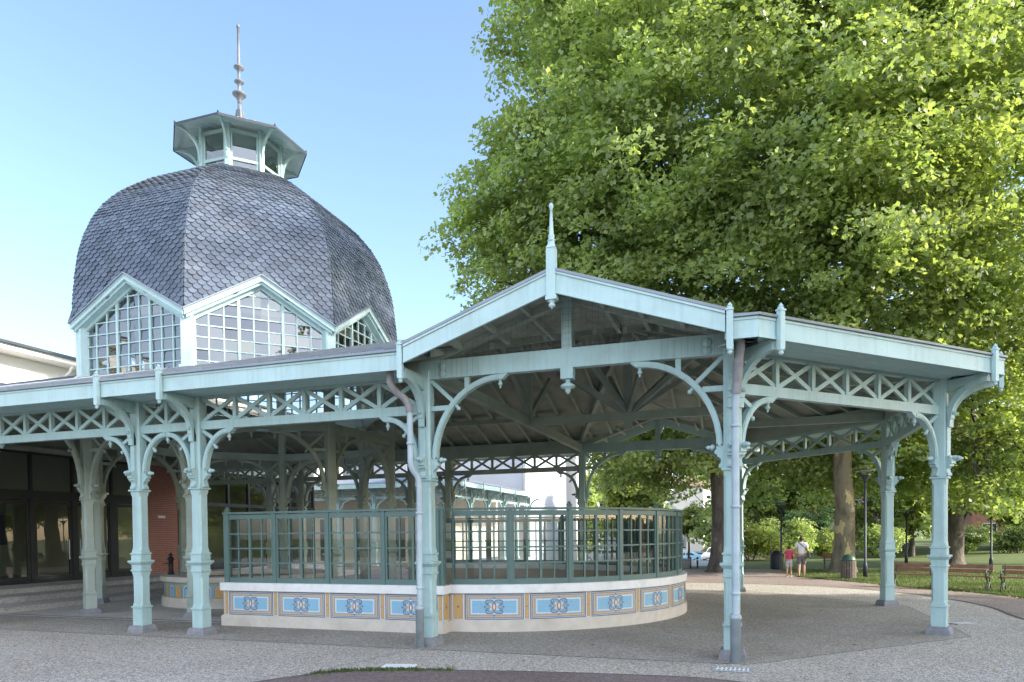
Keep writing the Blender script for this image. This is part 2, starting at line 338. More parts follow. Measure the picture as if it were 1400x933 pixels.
def corbel(b, O, ang):
    """stepped foot of a bracket on the column face, with its knob"""
    b.poly(O, ang, [(.11,2.965),(.185,2.965),(.19,3.0),(.165,3.03),(.155,3.08),(.175,3.12),(.215,3.14),(.215,3.175),(.25,3.185),(.25,3.235),(.225,3.245),(.225,3.33),(.11,3.33)], .115)
    d = (math.cos(ang), math.sin(ang), 0)
    b.lathe((O[0]+d[0]*.24, O[1]+d[1]*.24, 3.285), [(.02,0),(.03,.02),(.05,.035),(.05,.06),(.025,.075),(.036,.10),(.03,.12),(.006,.145)], 8, 0, d)
def drop(b, x, y, z, s=1.0):
    b.lathe((x,y,z), [(.012*s,0),(.035*s,.0),(.035*s,-.03*s),(.018*s,-.04*s),(.045*s,-.075*s),(.04*s,-.10*s),(.016*s,-.115*s),(.022*s,-.14*s),(.004*s,-.17*s)], 8)
def arch_bracket(parent, O, ang, reach, zt, mat, half=False, post=False, z0=3.30, p0=.175):
    b = MB(); d = (math.cos(ang), math.sin(ang))
    corbel(b, O, ang)
    n = 12; pts = []
    for i in range(n+1):
        t = math.pi/2*i/n
        pts.append((reach - (reach-p0)*math.cos(t), z0 + (zt-.045-z0)*math.sin(t)))
    b.band(O, ang, pts, .09, .115)
    b.band(O, ang, [(q[0]+.0, q[1]) for q in pts], .05, .14)
    m = pts[7]
    # spandrel tie from the column head to the arch
    b.band(O, ang, [(.12, zt-.01), (m[0]-.02, m[1]+.02)] if not post else [(.12, zt-.02), (pts[6][0], pts[6][1]+.03)], .065, .07)
    if post:
        q = pts[8]; b.band(O, ang, [(q[0], q[1]), (q[0], zt)], .085, .075)
        b.band(O, ang, [(.12, 4.19), (pts[5][0], 4.19)], .085, .075)
    # pendants under the arch
    for k in ((6,) if not half else (6,)):
        q = pts[k]; s_ = .05
        b.lathe((O[0]+d[0]*(q[0]+.03), O[1]+d[1]*(q[0]+.03), q[1]-.03), [(.014,0),(.036,.01),(.036,.03),(.02,.045),(.042,.075),(.03,.10),(.005,.125)], 8, 0, (d[0]*.7, d[1]*.7, -.75))
    if not half:
        e = reach
        b.poly(O, ang, [(e-.02,zt-.09),(e+.04,zt-.09),(e+.05,zt-.065),(e+.08,zt-.06),(e+.085,zt-.035),(e+.115,zt-.03),(e+.12,zt),(e-.02,zt)], .12)
        drop(b, O[0]+d[0]*(e-.02), O[1]+d[1]*(e-.02), zt-.085, .95)
    else:
        drop(b, O[0]+d[0]*reach, O[1]+d[1]*reach, zt-.085, .8)
    return b.build('arch_bracket', mat, parent)

def eave_bracket(parent, O, ang, mat, reach=.86):
    """pilaster strip on the outer face of the post and the curved arm that carries the eave"""
    b = MB(); n = 10
    corbel(b, O, ang)
    b.obox(O, ang, .115, .165, -.05, .05, 3.33, 4.12)
    pts = [(.16, 3.86), (.165, 4.0)]
    for i in range(n+1):
        t = math.pi/2*i/n
        pts.append((reach - (reach-.18)*math.cos(t), 4.02 + .60*math.sin(t)))
    b.band(O, ang, pts, .10, .10)
    b.poly(O, ang, [(.11,4.5),(reach,4.66),(reach,4.72),(.11,4.72)], .06)
    d = (math.cos(ang), math.sin(ang), 0)
    b.lathe((O[0]+d[0]*.16, O[1]+d[1]*.16, 4.11), [(.02,0),(.03,.02),(.05,.035),(.05,.06),(.025,.075),(.036,.10),(.03,.12),(.006,.145)], 8, 0, d)
    return b.build('eave_bracket', mat, parent)

def eave_clip(parent, O, ang, mat, off=.945):
    b = MB()
    b.obox(O, ang, off-.03, off+.045, -.045, .045, 4.56, 5.09)
    b.obox(O, ang, off-.04, off+.055, -.055, .055, 5.09, 5.115)
    b.obox(O, ang, off-.02, off+.035, -.035, .035, 5.115, 5.145)
    d = (math.cos(ang), math.sin(ang)); x, y = O[0]+d[0]*(off+.008), O[1]+d[1]*(off+.008)
    b.lathe((x,y,5.145), [(.03,0),(.035,.02),(.02,.04),(.004,.06)], 8)
    b.lathe((x,y,4.56), [(.05,0),(.05,-.02),(.025,-.03),(.04,-.055),(.03,-.075),(.005,-.095)], 8)
    return b.build('eave_clip', mat, parent)

def lattice_beam(parent, p0, p1, nb, mat, zb=4.10, zt=4.76, e=.12, spikes=False):
    """bottom rail, St Andrew crosses between posts and top rail between two columns"""
    dx, dy = p1[0]-p0[0], p1[1]-p0[1]; l = math.hypot(dx, dy); ang = math.atan2(dy, dx)
    b = MB()
    b.obox(p0, ang, e, l-e, -.06, .06, zb, zb+.165)
    b.obox(p0, ang, e, l-e, -.05, .05, zt-.05, zt+.01)
    z0, z1 = zb+.165, zt-.05; w = (l-2*e)/nb
    for i in range(nb+1):
        x = e + i*w
        if 0 < i < nb: b.obox(p0, ang, x-.038, x+.038, -.04, .04, z0, z1)
    for i in range(nb):
        a, c = e+i*w, e+(i+1)*w
        b.band(p0, ang, [(a+.02,z0),(c-.02,z1)], .072, .05)
        b.band(p0, ang, [(a+.02,z1),(c-.02,z0)], .072, .042)
    return b.build('lattice_beam', mat, parent)

def plate_beam(parent, p0, p1, mat, z0=4.765, z1=5.16, w=.14, name='wall_plate'):
    dx, dy = p1[0]-p0[0], p1[1]-p0[1]; b = MB()
    b.obox(p0, math.atan2(dy,dx), 0, math.hypot(dx,dy), -w/2, w/2, z0, z1)
    return b.build(name, mat, parent)

def fascia_board(parent, q0, q1, name='fascia_board'):
    """eave board with its mouldings along q0-q1 (outer line, outward on the right hand side)"""
    dx, dy = q1[0]-q0[0], q1[1]-q0[1]; l = math.hypot(dx,dy); a = math.atan2(dy,dx); b = MB()
    b.obox(q0, a, 0, l, -.0, .035, 4.715, 5.0)
    b.obox(q0, a, 0, l, -.008, .0, 4.70, 4.735)
    b.obox(q0, a, 0, l, -.016, .0, 4.955, 4.985)
    for k in range(int(l/.8)+1):
        x = .25 + k*.8
        if x < l-.1:
            for z in (4.80, 4.92): b.obox(q0, a, x-.008, x+.008, -.004, .0, z-.008, z+.008)
    ob = b.build(name, M['fascia'], parent)
    e = MB(); e.obox(q0, a, -.02, l+.02, -.05, .02, 5.0, 5.035); e.build('zinc_edge', M['zinc'], ob)
    s = MB(); s.obox(q0, a, 0, l, .035, .80, 4.742, 4.76)
    for k in range(4): s.obox(q0, a, 0, l, .2+.18*k, .206+.18*k, 4.739, 4.742)
    s.build('soffit', M['paint'], parent)
    return ob

# ================================================================ OCTAGONAL PAVILION
pav = empty('octagonal_pavilion', (0,0,0), 'pale green timber pavilion with an open front gable, in front of the tall trees', 'pavilion')
P = {'A':(-HS,-AP),'B':(HS,-AP),'C':(AP,-HS),'D':(AP,HS),'E':(HS,AP),'F':(-HS,AP)}
rots = {'A':0,'B':0,'C':R(-22.5),'D':R(22.5),'E':0,'F':0}
for k, (x, y) in P.items():
    column_parts(pav, x, y, rots[k], M['paint'])
dirs = {'AB':0,'BC':R(45),'CD':R(90),'DE':R(135),'EF':R(180)}
for k in ('BC','CD','DE'):
    a, b = P[k[0]], P[k[1]]
    lattice_beam(pav, a, b, 6, M['paint']); plate_beam(pav, a, b, M['paint_shaded'])
    arch_bracket(pav, a, dirs[k], .78, 4.10, M['paint']); arch_bracket(pav, b, dirs[k]+math.pi, .78, 4.10, M['paint'])
for k in ('AB','EF'):
    a, b = P[k[0]], P[k[1]]
    arch_bracket(pav, a, dirs[k], 1.42, 4.70, M['paint'], post=True); arch_bracket(pav, b, dirs[k]+math.pi, 1.42, 4.70, M['paint'], post=True)
    y = a[1]; sg = -1 if y < 0 else 1
    t = MB(); t.box(-HS-.1, HS+.1, y-.075, y+.075, 4.70, 5.02)
    for x in (-HS+.35, HS-.35):
        for z in (4.78, 4.90): t.lathe((x, y+sg*.075, z), [(.075,0),(.07,.01),(.02,.012)], 12, 0, (0,sg,0))
    t.build('tie_beam', M['paint'], pav)
    kp = MB(); kp.box(-.085, .085, y-.07, y+.07, 5.022, 5.86); kp.box(-.105, .105, y-.085, y+.085, 4.52, 4.698)
    kp.lathe((0,y,4.52), [(.05,0),(.05,-.03),(.03,-.045),(.11,-.09),(.13,-.115),(.11,-.14),(.04,-.165),(.05,-.19),(.03,-.22),(.005,-.25)], 12)
    kp.build('king_post', M['paint'], pav)
    rf = MB()
    for s in (-1,1): rf.beam((s*2.62, y, 4.98), (0, y, 5.88), .13, .17)
    rf.build('gable_rafter', M['paint_shaded'], pav)
    # raking boards, apex post with spike, zinc edge
    yo = sg*(OUT+.06)
    for s in (-1,1):
        g = MB(); pts = [(s*2.52,4.79),(s*.045,5.625),(s*.045,5.955),(s*2.52,5.085)]
        g.poly((0,yo), 0, pts, .04)
        g.poly((0,yo+sg*.026), 0, [(s*2.52,5.045),(s*.045,5.915),(s*.045,5.955),(s*2.52,5.085)], .012)
        g.poly((0,yo+sg*.024), 0, [(s*2.52,4.79),(s*.045,5.625),(s*.045,5.65),(s*2.52,4.815)], .008)
        ob = g.build('barge_board', M['fascia'], pav)
        z = MB(); z.poly((0,yo-sg*.02), 0, [(s*2.56,5.075),(0,5.975),(0,6.02),(s*2.56,5.12)], .12); z.build('zinc_edge', M['zinc'], ob)
    f = MB(); f.box(-.07, .07, yo-.065, yo+.065, 5.58, 6.30); f.box(-.085,.085,yo-.075,yo+.075,5.52,5.58)
    f.lathe((0,yo,5.52), [(.06,0),(.06,-.02),(.03,-.035),(.055,-.065),(.05,-.09),(.02,-.11),(.006,-.135)], 10)
    f.loft((0,yo), 0, [(6.30,.075,.01),(6.36,.05,.015),(6.42,.042,.015)])
    f.lathe((0,yo,6.40), [(.045,0),(.062,.015),(.062,.03),(.038,.045),(.048,.07),(.05,.09),(.036,.12),(.022,.40),(.019,.48),(.026,.485),(.019,.50),(.034,.525),(.036,.55),(.026,.575),(.005,.59)], 12)
    f.build('finial', M['fascia'], pav)
    for s in (-1,1):
        eave_clip(pav, (s*HS, y), sg*math.pi/2, M['fascia'], .96)
        eave_bracket(pav, (s*HS, y), sg*math.pi/2, M['paint'])
# eaves of the pavilion
def opt(a): return (OUT/math.cos(math.pi/8)*math.cos(a), OUT/math.cos(math.pi/8)*math.sin(a))
corn = {k: opt(R(v)) for k, v in {'b':-67.5,'c':-22.5,'d':22.5,'e':67.5}.items()}
fascia_board(pav, corn['b'], corn['c']); fascia_board(pav, corn['c'], corn['d']); fascia_board(pav, corn['d'], corn['e'])
fascia_board(pav, (HS-.07,-OUT), corn['b']); fascia_board(pav, corn['e'], (HS-.07,OUT))
for k, a in (('B',-45),('C',-45),('C',0),('D',0),('D',45),('E',45)):
    if k in 'BE': off = P[k]
    else: off = P[k]
    eave_clip(pav, off, R(a), M['fascia'], .96); eave_bracket(pav, off, R(a), M['paint'])
# bird net across the front gable, as fine wires
net = MB()
for i in range(1, 50):
    x = -2.45 + i*.0998; zt = 4.95 + (2.55-abs(x))*.345
    net.box(x-.0016, x+.0016, -AP-.102, -AP-.0985, 4.72 if abs(x) > 1.5 else 5.0, zt)
for z in [5.06+.1*k for k in range(8)]:
    h = max(.1, 2.55-(z-4.95)/.345); net.box(-h, h, -AP-.1035, -AP-.102, z-.0016, z+.0016)
net.build('bird_net', M['wire'], pav)

# ---- roof of the pavilion (boards below, zinc above) with hips, rafters and inner truss
def roof_sheet(name, polys, mat, parent, dz, org=None):
    b = MB()
    for pts in polys: b.add([(x,y,z+dz) for x,y,z in pts], [list(range(len(pts)))])
    return b.build(name, mat, parent, org)
def fz(x, y): return (x, y, roofz(abs(y)))
cen = (0,0,roofz(0))
def facet(k0, k1):
    a, b = corn[k0], corn[k1]; return [(*a,5.03),(*b,5.03),cen]
ridge = (0, 6.02); vg = (OUT - (6.02-5.03)/SL)
pav_polys = [facet('b','c'), facet('c','d'), facet('d','e')]
for s in (-1,1):
    tri = [fz(0,s*vg), fz(HS-.03,s*OUT), fz(OHS,s*OUT), cen]
    pav_polys.append(tri if s < 0 else tri[::-1])
    tri = [fz(-HS+.03,s*OUT), fz(0,s*vg), cen, fz(-HS+.03,0)]
    pav_polys.append(tri if s < 0 else tri[::-1])
    for q in (-1,1):
        g = [(0,s*(OUT+.1),6.0), (q*2.56,s*(OUT+.1),5.09), (q*2.56,s*OUT,5.05), (0,s*vg,6.0)]
        pav_polys.append(g if q*s > 0 else g[::-1])
roof_sheet('roof_covering', pav_polys, M['zinc'], pav, .012)
roof_sheet('roof_boarding', pav_polys, M['board'], pav, -.06)
for k, a in (('b',-67.5),('c',-22.5),('d',22.5),('e',67.5),('x',112.5),('y',-112.5)):
    c = opt(R(a)); b = MB(); b.beam((c[0]*.985,c[1]*.985,4.93), (0,0,7.12), .13, .20); b.build('hip_rafter', M['paint_shaded'], pav)
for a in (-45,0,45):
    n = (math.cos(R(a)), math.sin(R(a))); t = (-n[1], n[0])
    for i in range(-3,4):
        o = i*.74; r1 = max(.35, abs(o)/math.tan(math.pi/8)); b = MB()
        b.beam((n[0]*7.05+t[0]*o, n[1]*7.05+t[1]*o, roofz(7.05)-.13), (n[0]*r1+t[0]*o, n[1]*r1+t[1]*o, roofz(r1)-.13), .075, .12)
        b.build('rafter', M['paint_shaded'], pav)
for s in (-1,1):
    for i in range(0,4):
        o = i*.74; y0 = vg if o == 0 else OUT-(2.55-o)*(OUT-vg)/2.55
        r1 = max(.35, o*2.414)
        for q in ((1,-1) if o else (1,)):
            if y0 > r1+.2:
                b = MB(); b.beam((q*o, s*y0, roofz(y0)-.13), (q*o, s*(r1 if q > 0 else .1), roofz(r1 if q > 0 else .1)-.13), .075, .12); b.build('rafter', M['paint_shaded'], pav)
    for q in (-1,1):
        for f_ in (.25,.5,.75):
            b = MB(); x = q*2.5*f_; z = 6.0-.355*abs(x)-.13; yi = vg+(OUT-vg)*f_*.98
            b.beam((x, s*(OUT+.03), z), (x, s*yi, z), .07, .11); b.build('purlin', M['paint_shaded'], pav)
for x in (-HS, HS):
    b = MB(); b.beam((x,-AP+.08,4.86),(x,AP-.08,4.86), .15, .22); b.build('tie_beam', M['paint_shaded'], pav)
b = MB(); b.beam((-HS+.08,0,4.87),(HS-.08,0,4.87), .14, .2); b.build('cross_beam', M['paint_shaded'], pav)
for s in (-1,1):
    b = MB(); b.beam((HS+.08,s*HS,4.87),(AP-.1,s*HS,4.87), .14, .2); b.build('cross_beam', M['paint_shaded'], pav)
kp = MB(); kp.box(-.10,.10,-.10,.10,4.62,7.2); kp.loft((0,0),0,[(4.54,.09,.01),(4.56,.12,.01),(4.615,.12,.01)]); kp.build('king_post', M['paint_shaded'], pav)
for k in range(8):
    a = R(22.5+45*k); r = 2.15
    b = MB(); b.beam((math.cos(a)*.1,math.sin(a)*.1,4.98),(math.cos(a)*r,math.sin(a)*r,roofz(r)-.35), .10, .12); b.build('strut', M['paint_shaded'], pav)
for x in (-HS, HS):
    b = MB(); b.box(x-.075,x+.075,-.075,.075,4.97,roofz(HS if x>0 else 0)-.1); b.build('king_post', M['paint_shaded'], pav)
    for s in (-1,1):
        b = MB(); b.beam((x,s*.1,5.05),(x,s*2.1,roofz(max(2.3,HS) if x > 0 else 2.1)-.25), .1, .12); b.build('strut', M['paint_shaded'], pav)
# downpipes
def downpipe(path, rad, label_dark, foot):
    b = MB(); b.tube(path, rad, 14); ob = b.build('downpipe', M['pipe'], pav)
    x, y = path[-1][0], path[-1][1]
    for z in (1.05, 2.35, 3.55):
        c = MB()
        # collar where the straight run passes this height
        for p, q in zip(path[:-1], path[1:]):
            if q[2] <= z <= p[2]:
                f = (p[2]-z)/(p[2]-q[2] + 1e-9); cx, cy = p[0]+(q[0]-p[0])*f, p[1]+(q[1]-p[1])*f
                c.lathe((cx,cy,z), [(rad+.004,-.02),(rad+.016,-.018),(rad+.016,.018),(rad+.004,.02)], 14)
                c.obox((cx,cy), math.pi/2, .04, .16, -.012, .012, z-.012, z+.012)
        if c.v: c.build('pipe_clamp', M['pipe'], ob)
    f = MB(); f.lathe((x,y,0), [(rad+.022,.0),(rad+.022,.66),(rad+.034,.665),(rad+.034,.72),(rad+.012,.725),(rad+.012,.75)], 14); f.build('pipe_foot', M['pipe_dark'], ob)
    h = MB(); h.tube(foot, [rad+.012]*len(foot), 14); h.build('lead_elbow', M['lead'], ob)
def bez(p0, p1, p2, n=6):
    return [tuple((1-t)**2*a + 2*t*(1-t)*b_ + t*t*c for a, b_, c in zip(p0,p1,p2)) for t in [i/n for i in range(n+1)]]
top = [(-2.93,-6.92,4.80)] + bez((-2.93,-6.92,4.60),(-2.93,-6.91,4.46),(-2.81,-6.76,4.36)) + bez((-2.79,-6.74,4.34),(-2.71,-6.66,4.26),(-2.70,-6.65,4.08),4)
low = [(-2.70,-6.645,3.30)] + bez((-2.70,-6.645,3.24),(-2.70,-6.64,3.12),(-2.65,-6.60,3.05),3) + bez((-2.62,-6.57,3.0),(-2.585,-6.55,2.93),(-2.585,-6.55,2.80),3) + [(-2.605,-6.56,.3),(-2.605,-6.56,.0)]
downpipe([top[-1]] + low, .052, 0, top)
topb = [(2.72,-6.86,4.78),(2.72,-6.84,4.66)] + bez((2.70,-6.78,4.5),(2.69,-6.66,4.3),(2.66,-6.62,4.02),5)
downpipe([topb[-1], (2.65,-6.615,3.9), (2.64,-6.61,.0)], .056, 0, topb)
# ================================================================ COVERED GALLERIES (front and back wings)
for s, lab in ((-1, 'long low gallery with lattice frieze and paired pale green columns, left of the gabled pavilion'),
               (1, 'shaded rear gallery with lattice frieze, seen through the columns behind the dark glazed screens')):
    gal = empty('covered_gallery', (0,0,0), lab, 'gallery')
    xs = [-HS, -7.6, -9.13, -13.95, -15.47, -20.0]
    y = s*AP; mat = M['paint'] if s < 0 else M['paint_shaded']
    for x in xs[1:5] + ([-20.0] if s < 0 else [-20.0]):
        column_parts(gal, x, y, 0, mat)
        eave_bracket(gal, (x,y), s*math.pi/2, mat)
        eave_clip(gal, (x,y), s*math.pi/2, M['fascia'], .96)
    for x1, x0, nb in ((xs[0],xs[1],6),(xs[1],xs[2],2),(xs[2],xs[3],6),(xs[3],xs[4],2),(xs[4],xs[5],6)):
        lattice_beam(gal, (x0,y), (x1,y), nb, mat); plate_beam(gal, (x0,y), (x1,y), M['paint_shaded'])
        small = nb == 2
        rch = .76 if small else .78
        arch_bracket(gal, (x0,y), 0, rch, 4.10, mat, half=small); arch_bracket(gal, (x1,y), math.pi, rch, 4.10, mat, half=small)
    if s < 0: fascia_board(gal, (-21,-OUT), (-HS-.0,-OUT))
    else: fascia_board(gal, (-HS,OUT), (-21,OUT))
    main = [fz(-21,s*OUT), fz(-HS+.03,s*OUT), fz(-HS+.03,0), fz(DX+DAP,0), fz(DX+DAP,s*DHS), fz(DX+DHS,s*DAP), fz(DX-DHS,s*DAP), fz(DX-DAP,s*DHS), fz(DX-DAP,0), fz(-21,0)]
    if s > 0: main = main[::-1]
    roof_sheet('roof_covering', [main], M['zinc'], gal, .012)
    roof_sheet('roof_boarding', [main], M['board'], gal, -.06)
    for i in range(17):
        x = -2.95 - i*.74
        yi = .15
        if abs(x-DX) < DAP+.1: yi = DAP+.08 if abs(x-DX) < DHS else DAP+.12-(abs(x-DX)-DHS)
        b = MB(); b.beam((x,s*7.05,roofz(7.05)-.13),(x,s*yi,roofz(yi)-.13), .075, .12); b.build('rafter', M['paint_shaded'], gal)
    b = MB(); b.beam((-21,s*4.4,roofz(4.4)-.24),(-2.6,s*4.4,roofz(4.4)-.24), .1, .13); b.build('purlin', M['paint_shaded'], gal)
    if s < 0:     # standing seams of the zinc, seen edge on above the eave board
        b = MB()
        for i in range(24):
            x = -2.9-i*.62; yi = -4.1 if abs(x-DX) < DHS else -4.1+min(4, max(0, abs(x-DX)-DHS))
            b.beam((x,-7.16,roofz(7.16)+.03),(x,yi,roofz(-yi)+.03), .025, .035)
        b.build('roof_seams', M['zinc'], gal)

# ================================================================ DOMED KIOSK
dk = empty('domed_kiosk', (DX,0,0), 'octagonal kiosk with a big slate dome, gabled windows, roof lantern and tall spike', 'domed building')
D0 = (DX,0,0)
RC = 1/math.cos(math.pi/8)
def oc(i, ap, z=None):
    a = R(-112.5+45*i); r = ap*RC
    p = (DX+r*math.cos(a), r*math.sin(a)); return p if z is None else (*p, z)
ORG[0] = D0                  # everything below is stored relative to the kiosk's base
for i in range(8):
    x, y = oc(i, DAP); column_parts(dk, x, y, R(-112.5+45*i), M['paint_shaded'], tall=5.9)
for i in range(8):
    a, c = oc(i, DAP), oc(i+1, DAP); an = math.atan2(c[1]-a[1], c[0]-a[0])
    plate_beam(dk, a, c, M['paint_shaded'], 4.66, 4.90, .13, 'tie_beam')
    arch_bracket(dk, a, an, 1.40, 4.66, M['paint_shaded'], post=True); arch_bracket(dk, c, an+math.pi, 1.40, 4.66, M['paint_shaded'], post=True)
    # beam and brackets out to the front and rear galleries
    if i in (0,1,4,5):
        s = -1 if i in (0,1) else 1
        plate_beam(dk, a, (a[0], s*(AP-.1)), M['paint_shaded'], 4.68, 4.88, .12, 'tie_beam')
        arch_bracket(dk, a, s*math.pi/2, .95, 4.66, M['paint_shaded'], post=False)
# drum: corner posts, window gables
ZS, ZA = 7.12, 8.12            # spring and apex of the window heads in the glazing plane
for i in range(8):
    x, y = oc(i, DAP); b = MB(); b.loft((x,y), R(-112.5+45*i), [(5.7,.15,.03),(7.5,.15,.03)]); 
    b.loft((x,y), R(-112.5+45*i), [(5.75,.19,.03),(6.06,.19,.03),(6.08,.15,.03)])
    b.build('drum_post', M['fascia'], dk)
    a, c = oc(i, DAP), oc(i+1, DAP); an = math.atan2(c[1]-a[1], c[0]-a[0]); l = math.hypot(c[0]-a[0], c[1]-a[1])
    mid = ((a[0]+c[0])/2, (a[1]+c[1])/2); h = l/2
    on = an - math.pi/2; nd = (math.cos(on), math.sin(on))
    def off(p, d): return (p[0]+nd[0]*d, p[1]+nd[1]*d)
    zb = 5.95
    slope = (ZA-ZS)/h
    w = MB()
    top = lambda x: ZS+.02 + (h-abs(x))*slope
    w.obox(mid, an, -h+.1, h-.1, -.05, .05, zb-.25, zb)
    for x in (-1.06,-.77,-.26,0,.26,.77,1.06):
        pass
    xs_ = [-1.34,-1.06,-.79,-.265,0,.265,.79,1.06,1.34]
    for x in [-.52,.52]: w.obox(mid, an, x-.032, x+.032, -.045, .045, zb, top(x))
    for x in (-1.21,-.865,-.175,.175,.865,1.21): w.obox(mid, an, x-.014, x+.014, -.03, .03, zb, top(x))
    z = zb+.27
    while z < ZA-.1:
        hw = min(h-.12, h-(z-ZS)/slope) if z > ZS else h-.12
        if hw > .1: w.obox(mid, an, -hw, hw, -.026, .026, z-.013, z+.013)
        z += .285
    wf = w.build('drum_window', M['fascia'], dk)
    g = MB(); d_ = (math.cos(an), math.sin(an))
    gx = [-h+.1,-1.21,-.865,-.52,-.175,0,.175,.52,.865,1.21,h-.1]; gz_ = [zb] + [zb+.27+.285*k for k in range(8)]
    tl = lambda x: min(ZA, ZS+(h-abs(x))*slope)
    for xa, xb in zip(gx[:-1], gx[1:]):
        for za, zc in zip(gz_[:-1], gz_[1:]):
            p4 = [(xa,za),(xb,za),(xb,min(zc,tl(xb))),(xa,min(zc,tl(xa)))]
            p4 = [(x, max(z, za)) for x, z in p4]
            if max(z for x, z in p4) - za < .02: continue
            t1, t2 = random.gauss(0,.006), random.gauss(0,.006)
            vs = []
            for x, z in p4:
                o_ = -.004 + t1*(x-(xa+xb)/2)/.35*2 + t2*(z-(za+zc)/2)/.28*2; q = off(mid, o_); vs.append((q[0]+d_[0]*x, q[1]+d_[1]*x, z))
            if vs[2] == vs[1]: vs = [vs[0], vs[1], vs[3]]
            elif vs[3] == vs[0]: vs = vs[:3]
            g.add(vs, [list(range(len(vs)))])
    g.build('pane', M['dome_glass'], wf)
    # window head, soffit of the gable, outer boards and cap
    gb = MB()
    for s in (-1,1):
        gb.poly(mid, an, [(s*h,ZS-.02),(0,ZA-.02),(0,ZA+.16),(s*h,ZS+.16)], .12)
        o2 = off(mid, .14); gb.poly(o2, an, [(s*(h+.055),ZS+.04),(0,ZA+.06),(0,ZA+.235),(s*(h+.055),ZS+.215)], .16)
        o3 = off(mid, .25); gb.poly(o3, an, [(s*(h+.10),ZS+.09),(0,ZA+.125),(0,ZA+.25),(s*(h+.10),ZS+.215)], .07)
        o4 = off(mid, .275); gb.poly(o4, an, [(s*(h+.11),ZS+.185),(0,ZA+.22),(0,ZA+.255),(s*(h+.11),ZS+.22)], .05)
    go = gb.build('window_gable', M['fascia'], dk)
    cp = MB()
    for s in (-1,1):
        o3 = off(mid, .24); cp.poly(o3, an, [(s*(h+.125),ZS+.215),(0,ZA+.255),(0,ZA+.285),(s*(h+.125),ZS+.245)], .20)
    cp.build('zinc_edge', M['zinc'], go)
# dome surface: eight sides of round-ended slates over a dark shell
prof = [(4.60,7.20),(4.57,7.6),(4.53,8.16),(4.49,8.55),(4.42,9.1),(4.27,9.65),(4.07,10.15),(3.80,10.60),(3.46,11.0),(3.08,11.33),(2.68,11.64),(2.24,11.92),(1.84,12.14),(1.5,12.29),(1.16,12.42)]
arc = [0.0]
for a, c in zip(prof[:-1], prof[1:]): arc.append(arc[-1]+math.hypot(c[0]-a[0], c[1]-a[1]))
def pr(t):
    for k in range(len(arc)-1):
        if t <= arc[k+1] or k == len(arc)-2:
            f = (t-arc[k])/(arc[k+1]-arc[k]); return prof[k][0]+(prof[k+1][0]-prof[k][0])*f, prof[k][1]+(prof[k+1][1]-prof[k][1])*f
sh = MB()
shell_prof = [(1.1,12.40)] + [(r-.05,z-.02) for r, z in prof[::-1]]
for i in range(8):
    a0, a1 = R(-112.5+45*i), R(-67.5+45*i); am = R(-90+45*i)
    zg = lambda t, hw: ZA+.2-(ZA-ZS)*abs(t)/hw
    for (r0,z0),(r1,z1) in zip(prof[:-1], prof[1:]):
        r0_, r1_ = r0-.045, r1-.045
        n = 8
        for k in range(n):
            f0, f1 = k/n, (k+1)/n
            def pt(r, z, f):
                x = r*(math.cos(a0)*(1-f)+math.cos(a1)*f); y = r*(math.sin(a0)*(1-f)+math.sin(a1)*f)
                hw = 1.757
                lim = zg(2*(f-.5)*hw, hw)
                return (DX+x, y, max(z, lim))
            q = [pt(r0_,z0,f0), pt(r0_,z0,f1), pt(r1_,z1,f1), pt(r1_,z1,f0)]
            if max(p[2] for p in q) - min(p[2] for p in q) > 1e-4 or z0 > 8.3: sh.add(q, [(0,1,2,3)])
do = sh.build('dome_shell', M['edge'], dk)
sl = MB(); row = .110; nrow = int(arc[-1]/row)
W = .208
for i in range(8):
    a0, a1 = R(-112.5+45*i), R(-67.5+45*i); am = (a0+a1)/2
    nx, ny = math.cos(am), math.sin(am); tx, ty = -ny, nx
    for k in range(nrow+1):
        t0 = k*row; t1 = min(arc[-1], t0+row*2.1)
        rr0, z0 = pr(t0); rr1, z1 = pr(t1)
        ap0, ap1 = rr0*math.cos(math.pi/8), rr1*math.cos(math.pi/8)
        dl = math.hypot(ap1-ap0, z1-z0) or 1; ua, uz = (ap1-ap0)/dl, (z1-z0)/dl    # up the slope
        na, nz = uz, -ua                                                        # outward
        hw = rr0*math.sin(math.pi/8)
        m = int(hw/W)+2
        for j in range(-m, m+1):
            cx = (j + (.5 if k % 2 else 0))*W
            if abs(cx) > hw + W*.5: continue
            out = []
            L = row*2.0; lift = .038 + random.uniform(-.005,.008); tw = random.uniform(-.006,.006)
            for px, py in ((-W*.48,L),(-W*.48,.10),(-W*.40,.045),(-W*.22,.008),(0,-.004),(W*.22,.008),(W*.40,.045),(W*.48,.10),(W*.48,L)):
                hx = hw + (rr1-rr0)/max(dl,1e-6)*py*math.sin(math.pi/8)
                X = max(-hx, min(hx, cx+px)); f = 1-py/L
                a = ap0+ua*py+na*(lift*f+.002+tw*px/W); z = z0+uz*py+nz*(lift*f)
                out.append((DX+nx*a+tx*X, ny*a+ty*X, z))
            zc = z0+uz*L*.5
            lim = ZA+.2-(ZA-ZS)*abs(cx)/1.757
            if zc < lim: continue
            xs2 = [abs((p[0]-DX)*tx+p[1]*ty) for p in out]
            if max(xs2) < 1e-3 or len(set(round((p[0]-DX)*tx+p[1]*ty,4) for p in out)) < 3: continue
            th = .014
            inn = [(p[0]-nx*na*th, p[1]-ny*na*th, p[2]-nz*th) for p in out]
            n9 = len(out)
            sl.add(out+inn, [list(range(n9))] + [(q, q+n9, q+n9+1, q+1) for q in range(1,7)])
sl.build('slate_covering', M['slate'], do)
hp = MB()
for i in range(8):
    pts = []
    for r, z in prof[3:]: pts.append((DX+(r+.012)*math.cos(R(-112.5+45*i)), (r+.012)*math.sin(R(-112.5+45*i)), z+.004))
    hp.tube(pts, .011, 5)
